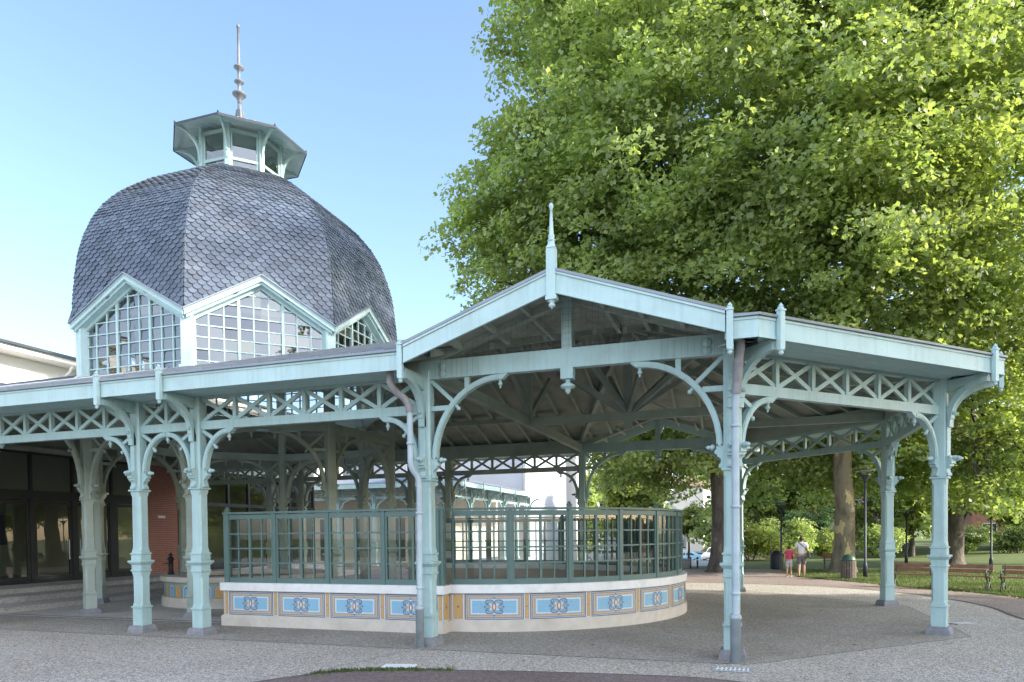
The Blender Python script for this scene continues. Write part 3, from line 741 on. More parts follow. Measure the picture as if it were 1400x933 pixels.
hp.build('hip_flashing', M['slate'], do)
# lantern
LA = 1.16*math.cos(math.pi/8)
for i in range(8):
    a, c = oc(i, LA), oc(i+1, LA); an = math.atan2(c[1]-a[1], c[0]-a[0]); l = math.hypot(c[0]-a[0], c[1]-a[1]); ca = R(-112.5+45*i)
    b = MB(); b.loft(a, ca, [(12.25,.075,.015),(13.72,.075,.015)]); b.build('lantern_post', M['paint'], dk)
    b = MB(); b.obox(a, an, .06, l-.06, -.04, .04, 12.64, 12.72); b.obox(a, an, .06, l-.06, -.05, .05, 12.22, 12.40); b.obox(a, an, .06, l-.06, -.035, .035, 13.42, 13.52)
    for x in (.10, l-.10): b.obox(a, an, x-.02, x+.02, -.03, .03, 12.4, 13.42)
    wo = b.build('lantern_window', M['paint'], dk)
    g = MB(); dd = (math.cos(an), math.sin(an))
    g.add([(a[0]+dd[0]*x, a[1]+dd[1]*x, z) for x, z in ((.06,12.4),(l-.06,12.4),(l-.06,13.43),(.06,13.43))], [(0,1,2,3)]); g.build('pane', M['dome_glass'], wo)
    b = MB(); pts = [(.06,12.66),(.07,12.85)] + [(.72-.64*math.cos(math.pi/2*k/8), 12.86+.60*math.sin(math.pi/2*k/8)) for k in range(9)]
    b.band(a, ca, pts, .07, .06); b.build('lantern_bracket', M['paint'], dk)
    for f in (.25,.5,.75):
        p = (a[0]+(c[0]-a[0])*f, a[1]+(c[1]-a[1])*f); on = an-math.pi/2
        b = MB(); b.beam((p[0],p[1],13.66),(p[0]+math.cos(on)*.68,p[1]+math.sin(on)*.68,13.50), .05, .06); b.build('lantern_rafter', M['paint'], dk)
b = MB(); e = [oc(i, 1.93*math.cos(math.pi/8), 13.44) for i in range(8)]; u = [oc(i, .9, 13.70) for i in range(8)]
b.add(e+u, [(i, (i+1)%8, 8+(i+1)%8, 8+i) for i in range(8)], 0)
b.add(u, [list(range(8))], 0)
b.build('lantern_soffit', M['paint'], dk)
b = MB(); e2 = [oc(i, 1.955*math.cos(math.pi/8), 13.425) for i in range(8)]; e3 = [oc(i, 1.955*math.cos(math.pi/8), 13.49) for i in range(8)]; tp = [oc(i, .12, 14.25) for i in range(8)]
b.add(e2+e3+tp, [(i, (i+1)%8, 8+(i+1)%8, 8+i) for i in range(8)] + [(8+i, 8+(i+1)%8, 16+(i+1)%8, 16+i) for i in range(8)])
for i in range(8):
    p = oc(i, 1.93*math.cos(math.pi/8)); b.lathe((p[0],p[1],13.49), [(.03,0),(.025,.05),(.005,.07)], 6)
b.build('lantern_roof', M['edge'], dk)
b = MB()
b.lathe((DX,0,14.2), [(.24,0),(.12,.10),(.09,.30),(.08,.45),(.06,.55),(.055,.66)], 12)
for k in range(4):
    a = R(45+90*k); b.beam((DX+.14*math.cos(a),.14*math.sin(a),14.25),(DX+.075*math.cos(a),.075*math.sin(a),14.68), .04, .04)
b.lathe((DX,0,14.8), [(.05,0),(.06,.14),(.09,.22),(.16,.30),(.205,.335),(.205,.365),(.10,.40),(.05,.44),(.045,.58),(.07,.67),(.14,.705),(.14,.735),(.07,.77),(.042,.80),(.042,.96),(.065,1.07),(.15,1.125),(.15,1.155),(.065,1.20),(.045,1.24),(.042,1.6),(.036,2.30),(.05,2.31),(.055,2.36),(.035,2.41),(.008,2.43)], 14)
b.build('spike_finial', M['spire'], dk)
# hanging inner ceiling of the dome, boarded, so the drum windows look into a dim space
b = MB()
ip = [(3.9,7.6),(3.7,9.0),(3.1,10.3),(2.1,11.4),(1.15,12.2)]
for i in range(8):
    for (r0,z0),(r1,z1) in zip(ip[:-1], ip[1:]):
        a0, a1 = R(-112.5+45*i), R(-67.5+45*i)
        b.add([(DX+r0*math.cos(a0),r0*math.sin(a0),z0),(DX+r0*math.cos(a1),r0*math.sin(a1),z0),(DX+r1*math.cos(a1),r1*math.sin(a1),z1),(DX+r1*math.cos(a0),r1*math.sin(a0),z1)], [(0,1,2,3)])
b.build('dome_lining', M['lining'], dk)
ORG[0] = (0,0,0)

# ================================================================ GLAZED ENCLOSURE on its mosaic wall
enc = empty('glazed_enclosure', (-3.25,0,0), 'dark teal glazed screens standing on a curved low wall of pale blue mosaic panels', 'enclosure')
E0 = (-3.25,0,0)
EU0, EU1, EV, ER = -8.17, -2.90, 4.95, 4.60
A0 = math.asin(.36/ER)
def m_front(s, o, z): return (EU0+s, -EV-o, z)
def m_back(s, o, z): return (EU1-s, EV+o, z)
def m_arc(s, o, z):
    a = -math.pi/2 + A0 + s/ER; return (-3.25+(ER+o)*math.cos(a), (ER+o)*math.sin(a), z)
ALEN = (math.pi-2*A0)*ER; FLEN = EU1-EU0
def m_ret(sgn):
    def f(s, o, z):   # short return at the angle
        y0 = -EV if sgn < 0 else ER*math.cos(A0)
        return (EU1+o, (-EV+s) if sgn < 0 else (ER*math.cos(A0)+s), z)
    return f
RL = EV-ER*math.cos(A0)
def mbox(b, mp, s0, s1, o0, o1, z0, z1, mi=0, n=1):
    vs = []
    for k in range(n+1):
        s = s0+(s1-s0)*k/n
        vs += [mp(s,o0,z0), mp(s,o1,z0), mp(s,o1,z1), mp(s,o0,z1)]
    fs = [(k*4+j, k*4+(j+1)%4, k*4+4+(j+1)%4, k*4+4+j) for k in range(n) for j in range(4)] + [(3,2,1,0), (n*4,n*4+1,n*4+2,n*4+3)]
    b.add(vs, fs, mi)
def mrect(b, mp, s0, s1, o, z0, z1, mi=0, n=1):
    vs = []
    for k in range(n+1):
        s = s0+(s1-s0)*k/n; vs += [mp(s,o,z0), mp(s,o,z1)]
    b.add(vs, [(k*2, k*2+2, k*2+3, k*2+1) for k in range(n)], mi)
def mstrip(b, mp, pts, w, o, mi):
    n = len(pts); L = []; Q = []
    for i in range(n):
        a = pts[max(0,i-1)]; c = pts[min(n-1,i+1)]; dx, dz = c[0]-a[0], c[1]-a[1]; l = math.hypot(dx,dz) or 1
        ww = w[i] if isinstance(w, (list,tuple)) else w
        L.append((pts[i][0]-dz/l*ww/2, pts[i][1]+dx/l*ww/2)); Q.append((pts[i][0]+dz/l*ww/2, pts[i][1]-dx/l*ww/2))
    b.add([mp(p[0],o,p[1]) for p in L]+[mp(p[0],o,p[1]) for p in Q], [(i, n+i, n+i+1, i+1) for i in range(n-1)], mi)
def mpoly(b, mp, pts, o, mi): b.add([mp(x,o,z) for x, z in pts], [list(range(len(pts)))], mi)
MOS = ['navy','sky_mosaic','plum','tan','navy','sky_mosaic','white_mosaic','blue_mosaic','ochre','orange','midblue']
MOSM = [M[k] for k in MOS]
def mosaic_panel(mp, s0, s1, z0=.255, z1=.765, n=6, parent=enc):
    b = MB(); o = .004
    def lay(i, mi, k):
        mrect(b, mp, s0+i, s1-i, o+.0016*k, z0+i, z1-i, mi, n)
    lay(0,0,0); lay(.014,1,1); lay(.028,2,2); lay(.040,3,3)
    for s in np.arange(s0+.085, s1-.08, .033):
        for z in (z0+.082, z1-.094): mrect(b, mp, s, s+.013, o+.0064, z, z+.012, 2)
    for z in np.arange(z0+.085, z1-.08, .033):
        for s in (s0+.082, s1-.095): mrect(b, mp, s, s+.012, o+.0064, z, z+.013, 2)
    for i, mi, k in ((.102,1,5),(.118,6,6),(.134,7,7)):
        mrect(b, mp, s0+i+.006, s1-i-.006, o+.0016*k, z0+i*.97, z1-i*.97, mi, n)
    cx, cz = (s0+s1)/2, (z0+z1)/2; oo = o+.0016*8
    f = .9
    def P_(x, z): return (cx+x*f, cz+z*f)
    for sx in (-1,1):
        for sz in (-1,1):
            mstrip(b, mp, [P_(sx*.02,sz*.015), P_(sx*.15,sz*.105)], [.07,.02], oo, 1)
            mstrip(b, mp, [P_(sx*.05,sz*.01), P_(sx*.20,sz*.06), P_(sx*.12,sz*.12)], [.05,.03,.005], oo-.0008, 10)
            sp = [P_(sx*.012,sz*.112), P_(sx*.035,sz*.140), P_(sx*.075,sz*.152), P_(sx*.115,sz*.150)]
            for k in range(14):
                a = math.pi/2 - k*math.pi*1.75/13; r = .044-.026*k/13
                sp.append(P_(sx*(.152+r*math.cos(a)), sz*(.104+r*math.sin(a))))
            mstrip(b, mp, sp, .017, oo+.0016, 2)
            mstrip(b, mp, [P_(sx*.205,sz*.0), P_(sx*.13,sz*.05), P_(sx*.06,sz*.13)], .015, oo+.0008, 10)
        mpoly(b, mp, [P_(sx*.06,0), P_(sx*.10,.042), P_(sx*.15,0), P_(sx*.10,-.042)], oo+.0016, 8)
        mpoly(b, mp, [P_(sx*.195,0), P_(sx*.215,.02), P_(sx*.235,0), P_(sx*.215,-.02)], oo+.0016, 0)
    for sz in (-1,1): mpoly(b, mp, [P_(0,sz*.17), P_(.035,sz*.19), P_(0,sz*.225), P_(-.035,sz*.19)], oo+.0016, 10)
    lens = [P_(.048*math.cos(t)*abs(math.cos(t))**.3, .11*math.sin(t)) for t in [2*math.pi*k/20 for k in range(20)]]
    l2 = [(cx+(x-cx)*.72, cz+(z-cz)*.82) for x, z in lens]; l3 = [(cx+(x-cx)*.4, cz+(z-cz)*.5) for x, z in lens]
    mpoly(b, mp, lens, oo+.0024, 2); mpoly(b, mp, l2, oo+.004, 9); mpoly(b, mp, l3, oo+.0056, 6)
    return b.build('mosaic_panel', MOSM, parent, E0)
def mosaic_strip(mp, s0, s1, z0=.255, z1=.765):
    b = MB(); mrect(b, mp, s0, s1, .004, z0, z1, 6); w = min(.026, (s1-s0)*.18)
    mrect(b, mp, s0+w*.8, s1-w*.8, .0056, z0+.012, z1-.006, 2); mrect(b, mp, s0+w, s1-w, .0072, z0+.018, z1-.012, 8)
    c = (s0+s1)/2; z = (z0+z1)/2; q = (s1-s0)*.11; mpoly(b, mp, [(c-q,z),(c,z-q),(c+q,z),(c,z+q)], .0088, 2)
    return b.build('mosaic_strip', MOSM, enc, E0)
segs = [('f', m_front, FLEN, 4, 1), ('a', m_arc, ALEN, 10, 6), ('b', m_back, FLEN, 4, 1)]
core = MB(); basem = MB(); cop = MB()
for nm, mp, LEN, npan, n in segs:
    nn = 60 if nm == 'a' else 1
    mbox(core, mp, 0, LEN, -.24, 0, .20, .80, 0, nn)
    mbox(basem, mp, -.03 if nm != 'a' else 0, LEN+(.03 if nm != 'a' else 0), -.26, .05, 0, .225, 0, nn)
    mbox(basem, mp, -.015 if nm != 'a' else 0, LEN+(.015 if nm != 'a' else 0), -.25, .03, .225, .25, 0, nn)
    mbox(cop, mp, -.05 if nm != 'a' else -.02, LEN+(.06 if nm != 'a' else .02), -.30, .055, .785, .955, 0, nn)
for sg in (-1,1):
    mp = m_ret(sg)
    mbox(core, mp, 0, RL, -.2, -.002, .2, .8); mbox(basem, mp, 0, RL, -.2, .048, 0, .224); mbox(cop, mp, 0, RL, -.2, .053, .786, .953)
wall = core.build('low_wall', M['tan'], enc, E0)
bs = basem.build('stone_base', M['stone'], enc, E0); cop.build('marble_coping', M['marble'], enc, E0)
SO = -.10      # plane of the screens behind the wall face
def screen_panel(mp, s0, s1, nn):
    """glazed panel: frame, centre stile, glazing bars and its pane"""
    b = MB(); z0, z1 = .955, 2.44
    mbox(b, mp, s0, s1, SO-.035, SO+.035, z0, z0+.11, 0, nn); mbox(b, mp, s0, s1, SO-.035, SO+.035, z1-.10, z1, 0, nn)
    for a, c in ((s0,s0+.045),(s1-.045,s1)): mbox(b, mp, a, c, SO-.0345, SO+.0345, z0+.11, z1-.10)
    m = (s0+s1)/2; mbox(b, mp, m-.025, m+.025, SO-.032, SO+.032, z0+.11, z1-.10)
    for q in ((s0+.045+m-.025)/2, (s1-.045+m+.025)/2): mbox(b, mp, q-.015, q+.015, SO-.022, SO+.022, z0+.11, z1-.10)
    H_ = (z1-.10)-(z0+.11)
    for k in range(1,4):
        z = z0+.11+H_*k/4; mbox(b, mp, s0+.045, s1-.045, SO-.021, SO+.021, z-.016, z+.016, 0, nn)
    fr = b.build('screen_panel', M['screen'], enc, E0)
    g = MB(); mrect(g, mp, s0+.035, s1-.035, SO+.002, z0+.10, z1-.09, 0, nn); g.build('pane', M['glass'], fr, E0)
def screen_post(mp, s, w=.055, tip=True):
    b = MB(); mbox(b, mp, s-w, s+w, SO-.05, SO+.055, .956, 2.452)
    p = mp(s, SO, 0)
    if tip: b.loft((p[0],p[1]), 0, [(2.50,.045,.01),(2.54,.045,.01),(2.545,.055,.01),(2.56,.055,.01),(2.57,.035,.01),(2.62,.018,.006)])
    b.build('screen_post', M['screen'], enc, E0)
rail = MB()
for nm, mp, LEN, npan, n in segs:
    pitch = LEN/npan; nn = 8 if nm == 'a' else 1
    ps = []
    if nm == 'a':
        mosaic_strip(mp, .05, .29); st = .30; mosaic_strip(mp, LEN-.29, LEN-.05); pitch = (LEN-.6)/npan; base = .30
    else: base = 0; pitch = (LEN-.12)/npan; mosaic_strip(mp, .03 if nm == 'f' else .0+.02, .14)
    for k in range(npan):
        s0 = base+.02+k*pitch+(.12 if nm != 'a' else .0)*1; s1 = s0+pitch-.14
        if nm != 'a': s0 = .16+k*pitch; s1 = s0+pitch-.15
        mosaic_panel(mp, s0, s1, n=n)
        if k < npan-1 or nm != 'a': mosaic_strip(mp, s1+.012, s1+.128)
    # screens
    npan = 11 if nm == 'a' else npan; q = LEN/npan
    for k in range(npan):
        screen_panel(mp, k*q+.031, (k+1)*q-.031, nn)
    for k in range(npan+1):
        if nm == 'a' and k in (0, npan): continue
        screen_post(mp, k*q if 0 < k < npan else (k*q+.055 if k == 0 else k*q-.055), .034 if 0 < k < npan else .065, k in (0, npan) or (nm == 'a' and k in (2,4,8)))
    mbox(rail, mp, -.03, LEN+.03, SO-.07, SO+.07, 2.455, 2.50, 0, 60 if nm == 'a' else 1)
for sg in (-1,1):
    mp = m_ret(sg); b = MB(); mbox(b, mp, .0, RL, -.13, -.06, .957, 2.45); b.build('screen_post', M['screen'], enc, E0)
    mosaic_strip(mp, .03, RL-.03)
rail.build('top_rail', M['screen'], enc, E0)
# ================================================================ SITE: ground, paths
def cw(X, Y): return (2.8+X*.9485-Y*.3169, -17.62+X*.3169+Y*.9485)      # site grid turned 18.5 degrees to the building
def sheet(name, pts, z, mat, kind='structure'):
    b = MB(); b.add([(x,y,z) for x, y in pts], [list(range(len(pts)))]); return struct(b.build(name, mat), kind)
def smooth_poly(pts, n=6, closed=False):
    out = []; k = len(pts)
    for i in range(k-1):
        p0 = pts[max(0,i-1)]; p1 = pts[i]; p2 = pts[i+1]; p3 = pts[min(k-1,i+2)]
        for j in range(n):
            t = j/n; out.append(tuple(.5*((2*b)+(-a+c)*t+(2*a-5*b+4*c-d)*t*t+(-a+3*b-3*c+d)*t**3) for a,b,c,d in zip(p0,p1,p2,p3)))
    out.append(tuple(pts[-1])); return out
def ribbon(name, pts, w, z, mat, h=0):
    b = MB(); n = len(pts); L = []; Q = []
    for i in range(n):
        a = pts[max(0,i-1)]; c = pts[min(n-1,i+1)]; dx, dy = c[0]-a[0], c[1]-a[1]; l = math.hypot(dx,dy) or 1
        L.append((pts[i][0]-dy/l*w/2, pts[i][1]+dx/l*w/2, z)); Q.append((pts[i][0]+dy/l*w/2, pts[i][1]-dx/l*w/2, z))
    b.add(L+Q, [(n+i, n+i+1, i+1, i) for i in range(n-1)])
    return struct(b.build(name, mat))
def gz(X, Y):
    """the street side falls away gently beyond the lawn"""
    f = max(0., min(1., (38-X)/8)); return -.05*max(0., min(Y, 160)-47)*f*f*(3-2*f)
gb = MB(); GX = [-420,-120,-60,-20,0,10,20,26,30,32,34,36,38,42,60,120,420]; GY = [-150,-40,0,20,40,47,52,60,70,80,100,130,160,260,750]
gb.add([(*cw(X,Y), gz(X,Y)-.006) for Y in GY for X in GX], [(j*len(GX)+i, j*len(GX)+i+1, (j+1)*len(GX)+i+1, (j+1)*len(GX)+i) for j in range(len(GY)-1) for i in range(len(GX)-1)])
struct(gb.build('ground', M['lawn']))
edge = smooth_poly([(10.2,-14),(9.3,-6),(8.5,-.2),(8.55,2.9),(7.9,5.6),(6.9,7.3),(5.5,8.7),(3,9.7),(.4,9.9),(-4,9.6),(-12,9.4)])
lawn_edge = smooth_poly([(14.5,-14),(12.5,-3),(10.6,4.2),(9.75,6.6),(8.9,7.9),(7.9,9.1),(6.9,10.9),(5.6,12.8),(4.9,14.2),(4.6,17),(4.4,19.9)])
sheet('path', [(-60,9.0)] + [(-12,9.0),(8,-20),(14,-20)] + lawn_edge + [(2,19.7),(-2,19.6),(-60,19.6)], .0, M['path'])
sheet('gravel_court', [(-60,-45),(12,-45)] + edge + [(-60,9.4)], .005, M['gravel'])
ribbon('path_edging', edge, .09, .012, M['dark_joint'])
cb_ = MB(); YS = [39.2,43,47,52,60,70,80,100,130,160]; xl = lambda Y: -6 + (Y-39)*.0; xr = lambda Y: 11.5+(Y-39.2)*.34
cb_.add([(*cw(X,Y), gz(X,Y)) for Y in YS for X in (xl(Y), xl(Y)*.5+xr(Y)*.5, min(xr(Y),29))], [(j*3+i, j*3+i+1, j*3+i+4, j*3+i+3) for j in range(len(YS)-1) for i in range(2)])
struct(cb_.build('car_park', M['road']))
oct_f = [(6.72*RC*math.cos(R(a)), 6.72*RC*math.sin(R(a))) for a in (-67.5,-22.5,22.5,67.5)]
fl = [(-21,-6.72)] + oct_f + [(-21,6.72)]
sheet('pavilion_floor', fl, .010, M['floor'])
ribbon('floor_joint', fl[:-1], .022, .0145, M['joint'])
sheet('paved_floor', [(-24,-4.62),(-8.45,-4.62),(-8.45,6.4),(-24,6.4)], .015, M['concrete'])
ribbon('floor_edging', [(-24,-4.70),(-8.2,-4.70)], .16, .018, M['joint'])
ribbon('floor_gutter', [(-24,-4.56),(-8.4,-4.56)], .06, .019, M['dark_joint'])
for yy in (-9.3, -12.4): ribbon('gravel_joint', [(-30,yy+2.2),(-3.4,yy-.25)], .02, .0095, M['joint'])
ribbon('gravel_joint', [(-2.62,-6.85),(-3.3,-9.6)], .018, .0095, M['plinth'])
fg = smooth_poly([(-5.2,-14),(-4.2,-11.2),(-3.5,-9.75),(-2.95,-8.95),(-2.4,-8.62),(-1.6,-8.38),(-.4,-8.13),(1,-7.95),(2.3,-7.9),(3.2,-8.3),(3.9,-9.2),(4.4,-11),(4.8,-14)])
sheet('asphalt_path', fg + [(4.8,-22),(-5.2,-22)], .010, M['asphalt'])
ribbon('asphalt_edging', fg, .03, .014, M['dark_joint'])
def slab(name, x0, x1, y0, y1, z0, z1, mat): b = MB(); b.box(x0,x1,y0,y1,z0,z1); return struct(b.build(name, mat))
for k, (ux, z) in enumerate(((-15.6,.15),(-16.85,.30),(-18.1,.45))):
    b = MB(); b.box(-24+.01*k, ux, -4.5+.02*k, 14, .0 if k == 0 else z-.149, z-.03); b.box(-24+.01*k, ux+.03, -4.5-.03+.02*k, 14, z-.03, z)
    struct(b.build('step', M['concrete']))

# drains and cover plate
def grate(x, y, rz, label):
    t = empty('drain_grate', (x,y,.012), label, 'drain grate', rz)
    b = MB(); b.box(-.27,.27,-.14,-.11,0,.012); b.box(-.27,.27,.11,.14,0,.012); b.box(-.27,-.235,-.11,.11,0,.012); b.box(.235,.27,-.11,.11,0,.012); b.build('frame', M['steel'], t)
    b = MB()
    for i in range(8): b.box(-.235+.0595*i+.024, -.235+.0595*i+.046, -.11, .11, .002, .011)
    b.box(-.235,.235,-.012,.012,.001,.010); b.build('bars', M['plate'], t)
    b = MB(); b.box(-.235,.235,-.11,.11,-.003,.0005); b.build('pit', M['black'], t)
grate(2.60,-7.20,R(-2),'galvanised drain grate in the gravel at the foot of the right silver downpipe')
grate(7.05,-.84,R(35),'galvanised drain grate in the gravel right of the far right pavilion column')
b = MB(); b.obox((-2.1,-8.27), R(12), -.26,.22,-.13,.13,.012,.03); b.obox((-2.1,-8.27), R(12), -.24,.20,-.11,.11,.03,.034)
tag(b.build('cover_plate', M['plate']), 'small white cover plate at the edge of the gravel near the grass tufts', 'cover plate')

# ================================================================ GLASS-FRONTED HALL at the left
hall = empty('glass_hall', (-20.4,0,0), 'dark framed glass entrance hall with double doors and a red brick pier', 'building')
HO = (-20.4,0,0); HU = -19.9
b = MB(); b.box(-26,-25.8,-22,16,0,4.9); b.box(-25.8,HU-.2,15.8,16,0,4.9); b.build('wall', M['interior'], hall, HO)
b = MB(); b.box(-25.8,HU+.1,-22,16,.4,.44); b.build('floor', M['concrete'], hall, HO)
b = MB(); b.box(-20.6,-20.0,-22,16,5.0,7.0); b.build('upper_wall', M['board'], hall, HO)
b = MB(); b.box(-26,HU+.25,-22,16,4.84,5.0); b.build('ceiling', M['board'], hall, HO)
bay = [-12.2,-10.4,-8.6,-6.9,-5.2,-3.5,-1.95,-.42,1.12,2.72,4.06]
b = MB(); b.box(HU-.08,HU+.06,-14,4.12,3.24,3.56); b.box(HU-.06,HU+.05,-14,4.12,.44,.52); b.box(HU-.06,HU+.05,-14,4.12,4.76,4.84)
for y in bay: b.box(HU-.07,HU+.055,y-.07,y+.07,.44,3.24); b.box(HU-.05,HU+.045,y-.045,y+.045,3.56,4.76)
b.box(HU-.068,HU+.057,2.6,2.95,.44,3.24)
b.build('frame', M['frame'], hall, HO)
for i in range(len(bay)-1):
    y0, y1 = bay[i]+.07, bay[i+1]-.07
    g = MB(); g.add([(HU-.01,y0,3.56),(HU-.01,y1,3.56),(HU-.01,y1,4.76),(HU-.01,y0,4.76)], [(0,1,2,3)]); g.build('window_pane', M['spandrel'], hall, HO)
    d = MB()
    for a, c in ((y0,y0+.10),(y1-.10,y1)): d.box(HU-.04,HU+.03,a,c,.53,3.22)
    d.box(HU-.04,HU+.03,y0+.10,y1-.10,.53,.68); d.box(HU-.04,HU+.03,y0+.10,y1-.10,3.10,3.22)
    do_ = d.build('glass_door', M['frame'], hall, HO)
    g = MB(); g.add([(HU,y0+.08,.6),(HU,y1-.08,.6),(HU,y1-.08,3.15),(HU,y0+.08,3.15)], [(0,1,2,3)]); g.build('pane', M['hall_glass'], do_, HO)
    h = MB(); s = y1-.15 if i % 2 else y0+.15; h.tube([(HU+.07,s,1.2),(HU+.07,s,1.9)], .016, 8); h.build('handle', M['steel'], do_, HO)
b = MB(); b.box(HU-.3,HU+.02,4.42,5.95,.44,4.84); b.build('brick_pier', M['brick'], hall, HO)
b = MB(); b.box(HU-.28,HU+.03,4.13,4.42,.44,4.84); b.build('pier_edge', M['brick_pier'], hall, HO)
b = MB(); b.box(HU+.03,HU+.10,4.85,5.2,2.72,2.82); b.build('emergency_light', M['white_wall'], hall, HO)
b = MB(); b.box(HU-.06,HU+.05,5.95,15.8,.44,.54); b.box(HU-.06,HU+.05,5.95,15.8,3.3,3.45); b.box(HU-.06,HU+.05,5.95,15.8,4.7,4.84)
for y in (6.02,7.6,9.0,10.4,11.8,13.6,15.7): b.box(HU-.07,HU+.06,y-.06,y+.06,.54,4.7)
b.build('frame', M['frame'], hall, HO)
g = MB(); g.add([(HU,5.96,.5),(HU,15.7,.5),(HU,15.7,4.75),(HU,5.96,4.75)], [(0,1,2,3)]); g.build('window_pane', M['hall_glass'], hall, HO)
# notice boards and a counter inside, seen through the doors
b = MB(); b.box(-23.2,-22.4,-6,-1.5,.44,1.5); b.build('counter', M['wood_grey'], hall, HO)
b = MB(); b.box(-25.79,-25.74,.2,1.5,1.7,2.9); b.box(-25.79,-25.74,2.2,3.2,1.7,2.9); b.build('notice_board', M['navy'], hall, HO)

# ================================================================ MOSAIC BASIN under the dome
bas = empty('fountain_basin', (DX,0,0), 'round stone fountain basin with a band of arched mosaics, under the dome', 'basin')
BR = 2.3
def m_bas(s, o, z): a = s/BR; return (DX+(BR+o)*math.cos(a), (BR+o)*math.sin(a), z)
BL = 2*math.pi*BR
b = MB(); mbox(b, m_bas, 0, BL, -.3, .06, .012, .28, 0, 48); b.build('base', M['stone'], bas, D0)
b = MB(); mbox(b, m_bas, 0, BL, -.25, 0, .28, .72, 0, 48)
NP = 44; wv = BL/NP
for i in range(NP):
    s = i*wv; c = s+wv/2
    mrect(b, m_bas, s+.02, s+wv-.02, .003, .295, .705, 3, 2)
    def arch(w, z0, zt, n=8): return [(c-w, z0),(c+w, z0)] + [(c+w*math.cos(math.pi*k/n), zt+w*math.sin(math.pi*k/n)) for k in range(n+1)]
    mpoly(b, m_bas, arch(.135,.30,.52), .005, 10 if i % 2 else 0); mpoly(b, m_bas, arch(.115,.30,.52), .007, 2 if i % 2 else 1)
    mpoly(b, m_bas, arch(.085,.30,.52), .009, 8 if i % 2 else 10); mpoly(b, m_bas, arch(.045,.30,.5), .011, 9 if i % 2 else 7)
b.build('mosaic_band', [M[k] for k in ('sage','sky_mosaic','tan','sage','navy','sky_mosaic','white_mosaic','blue_mosaic','ochre','orange','midblue')], bas, D0)
b = MB(); mbox(b, m_bas, 0, BL, -.42, .09, .72, .86, 0, 48); b.build('rim', M['stone'], bas, D0)
b = MB(); b.lathe((DX,0,.55), [(.01,0),(1.95,.0),(1.95,.06),(.01,.06)], 32); b.build('basin_bed', M['concrete'], bas, D0)
def tap(a, label):
    x, y = DX+2.12*math.cos(a), 2.12*math.sin(a)
    t = empty('drinking_tap', (x,y,.86), label, 'drinking tap')
    b = MB(); b.lathe((0,0,0), [(.10,0),(.10,.03),(.075,.05),(.065,.40),(.085,.42),(.10,.45),(.085,.49),(.05,.52),(.03,.54)], 12); b.build('body', M['black'], t)
    b = MB(); b.lathe((0,0,.53), [(.02,0),(.03,.03),(.05,.05),(.03,.09),(.005,.10)], 10); b.tube([(-.09,0,.57),(.09,0,.57)], .012, 6); b.build('handle', M['black'], t)
    b = MB(); b.tube([(.06*math.cos(a),.06*math.sin(a),.33),(.16*math.cos(a),.16*math.sin(a),.34),(.19*math.cos(a),.19*math.sin(a),.29)], .016, 8); b.build('spout', M['black'], t)
tap(R(216), 'black iron drinking tap on the basin rim, in front of the brick pier')

# ================================================================ FAR COLONNADE (L-shaped, beyond the pavilion)
far = empty('far_colonnade', (-13.8,20.6,0), 'distant low blue green colonnade with small lattice brackets against pale buildings', 'colonnade')
FO = (-13.8,20.6,0)
def frun(p0, p1, n, side):
    """columns between p0 and p1, eave on the right-hand side"""
    dx, dy = p1[0]-p0[0], p1[1]-p0[1]; l = math.hypot(dx,dy); an = math.atan2(dy,dx)
    for k in range(n+1):
        x, y = p0[0]+dx*k/n, p0[1]+dy*k/n
        b = MB(); b.loft((x,y), an, [(0,.19,.01),(.16,.17,.01),(.17,.125,.01),(1.44,.125,.01),(1.46,.165,.01),(1.5,.165,.01),(1.51,.12,.02),(2.9,.12,.02),(2.92,.15,.01),(2.96,.15,.01),(2.97,.12,.01),(4.8,.12,.01)])
        for s in (-1,1):
            pts = [(.16*s,3.3)]+[(s*(.75-.59*math.cos(math.pi/2*j/6)), 3.3+.76*math.sin(math.pi/2*j/6)) for j in range(7)]
            b.band((x,y), an, pts, .09, .1); b.poly((x,y), an, [(s*.12,2.97),(s*.24,3.15),(s*.24,3.32),(s*.12,3.32)], .1)
        pts = [(.16,3.9)]+[(.86-.68*math.cos(math.pi/2*j/6), 4.0+.6*math.sin(math.pi/2*j/6)) for j in range(7)]
        b.band((x,y), an-math.pi/2, pts, .1, .1)
        b.build('column', M['paint'], far, FO)
    b = MB(); b.obox(p0, an, 0, l, -.06, .06, 4.1, 4.26); b.obox(p0, an, 0, l, -.06, .06, 4.7, 5.1)
    m = int(l/.72)
    for k in range(m):
        a, c = l*k/m, l*(k+1)/m
        b.band(p0, an, [(a,4.27),(c,4.7)], .07, .05); b.band(p0, an, [(a,4.7),(c,4.27)], .07, .042); b.obox(p0, an, a-.035, a+.035, -.04,.04,4.26,4.7)
    b.build('lattice_beam', M['paint'], far, FO)
    b = MB(); b.obox(p0, an, -.9, l+.9, -.93, -.9, 4.72, 5.0)
    b.build('fascia_board', M['fascia'], far, FO)
    b = MB(); b.obox(p0, an, -.9, l+.9, -.95, -.86, 5.0, 5.04); c_, s_ = math.cos(an), math.sin(an)
    f = lambda x, y, z: (p0[0]+x*c_-y*s_, p0[1]+x*s_+y*c_, z)
    b.add([f(-.9,-.95,5.03),f(l+.9,-.95,5.03),f(l+.9,3.2,5.95),f(-.9,3.2,5.95)], [(0,1,2,3)]); b.build('roof', M['zinc'], far, FO)
    for k in range(n+1):
        b = MB(); b.obox((p0[0]+dx*k/n,p0[1]+dy*k/n), an-math.pi/2, .92, .99, -.04, .04, 4.58, 5.12); b.build('eave_clip', M['fascia'], far, FO)
frun((-34,20.6),(-13.8,20.6), 8, 0)
frun((-13.8,20.6),(-13.8,36.4), 5, 0)
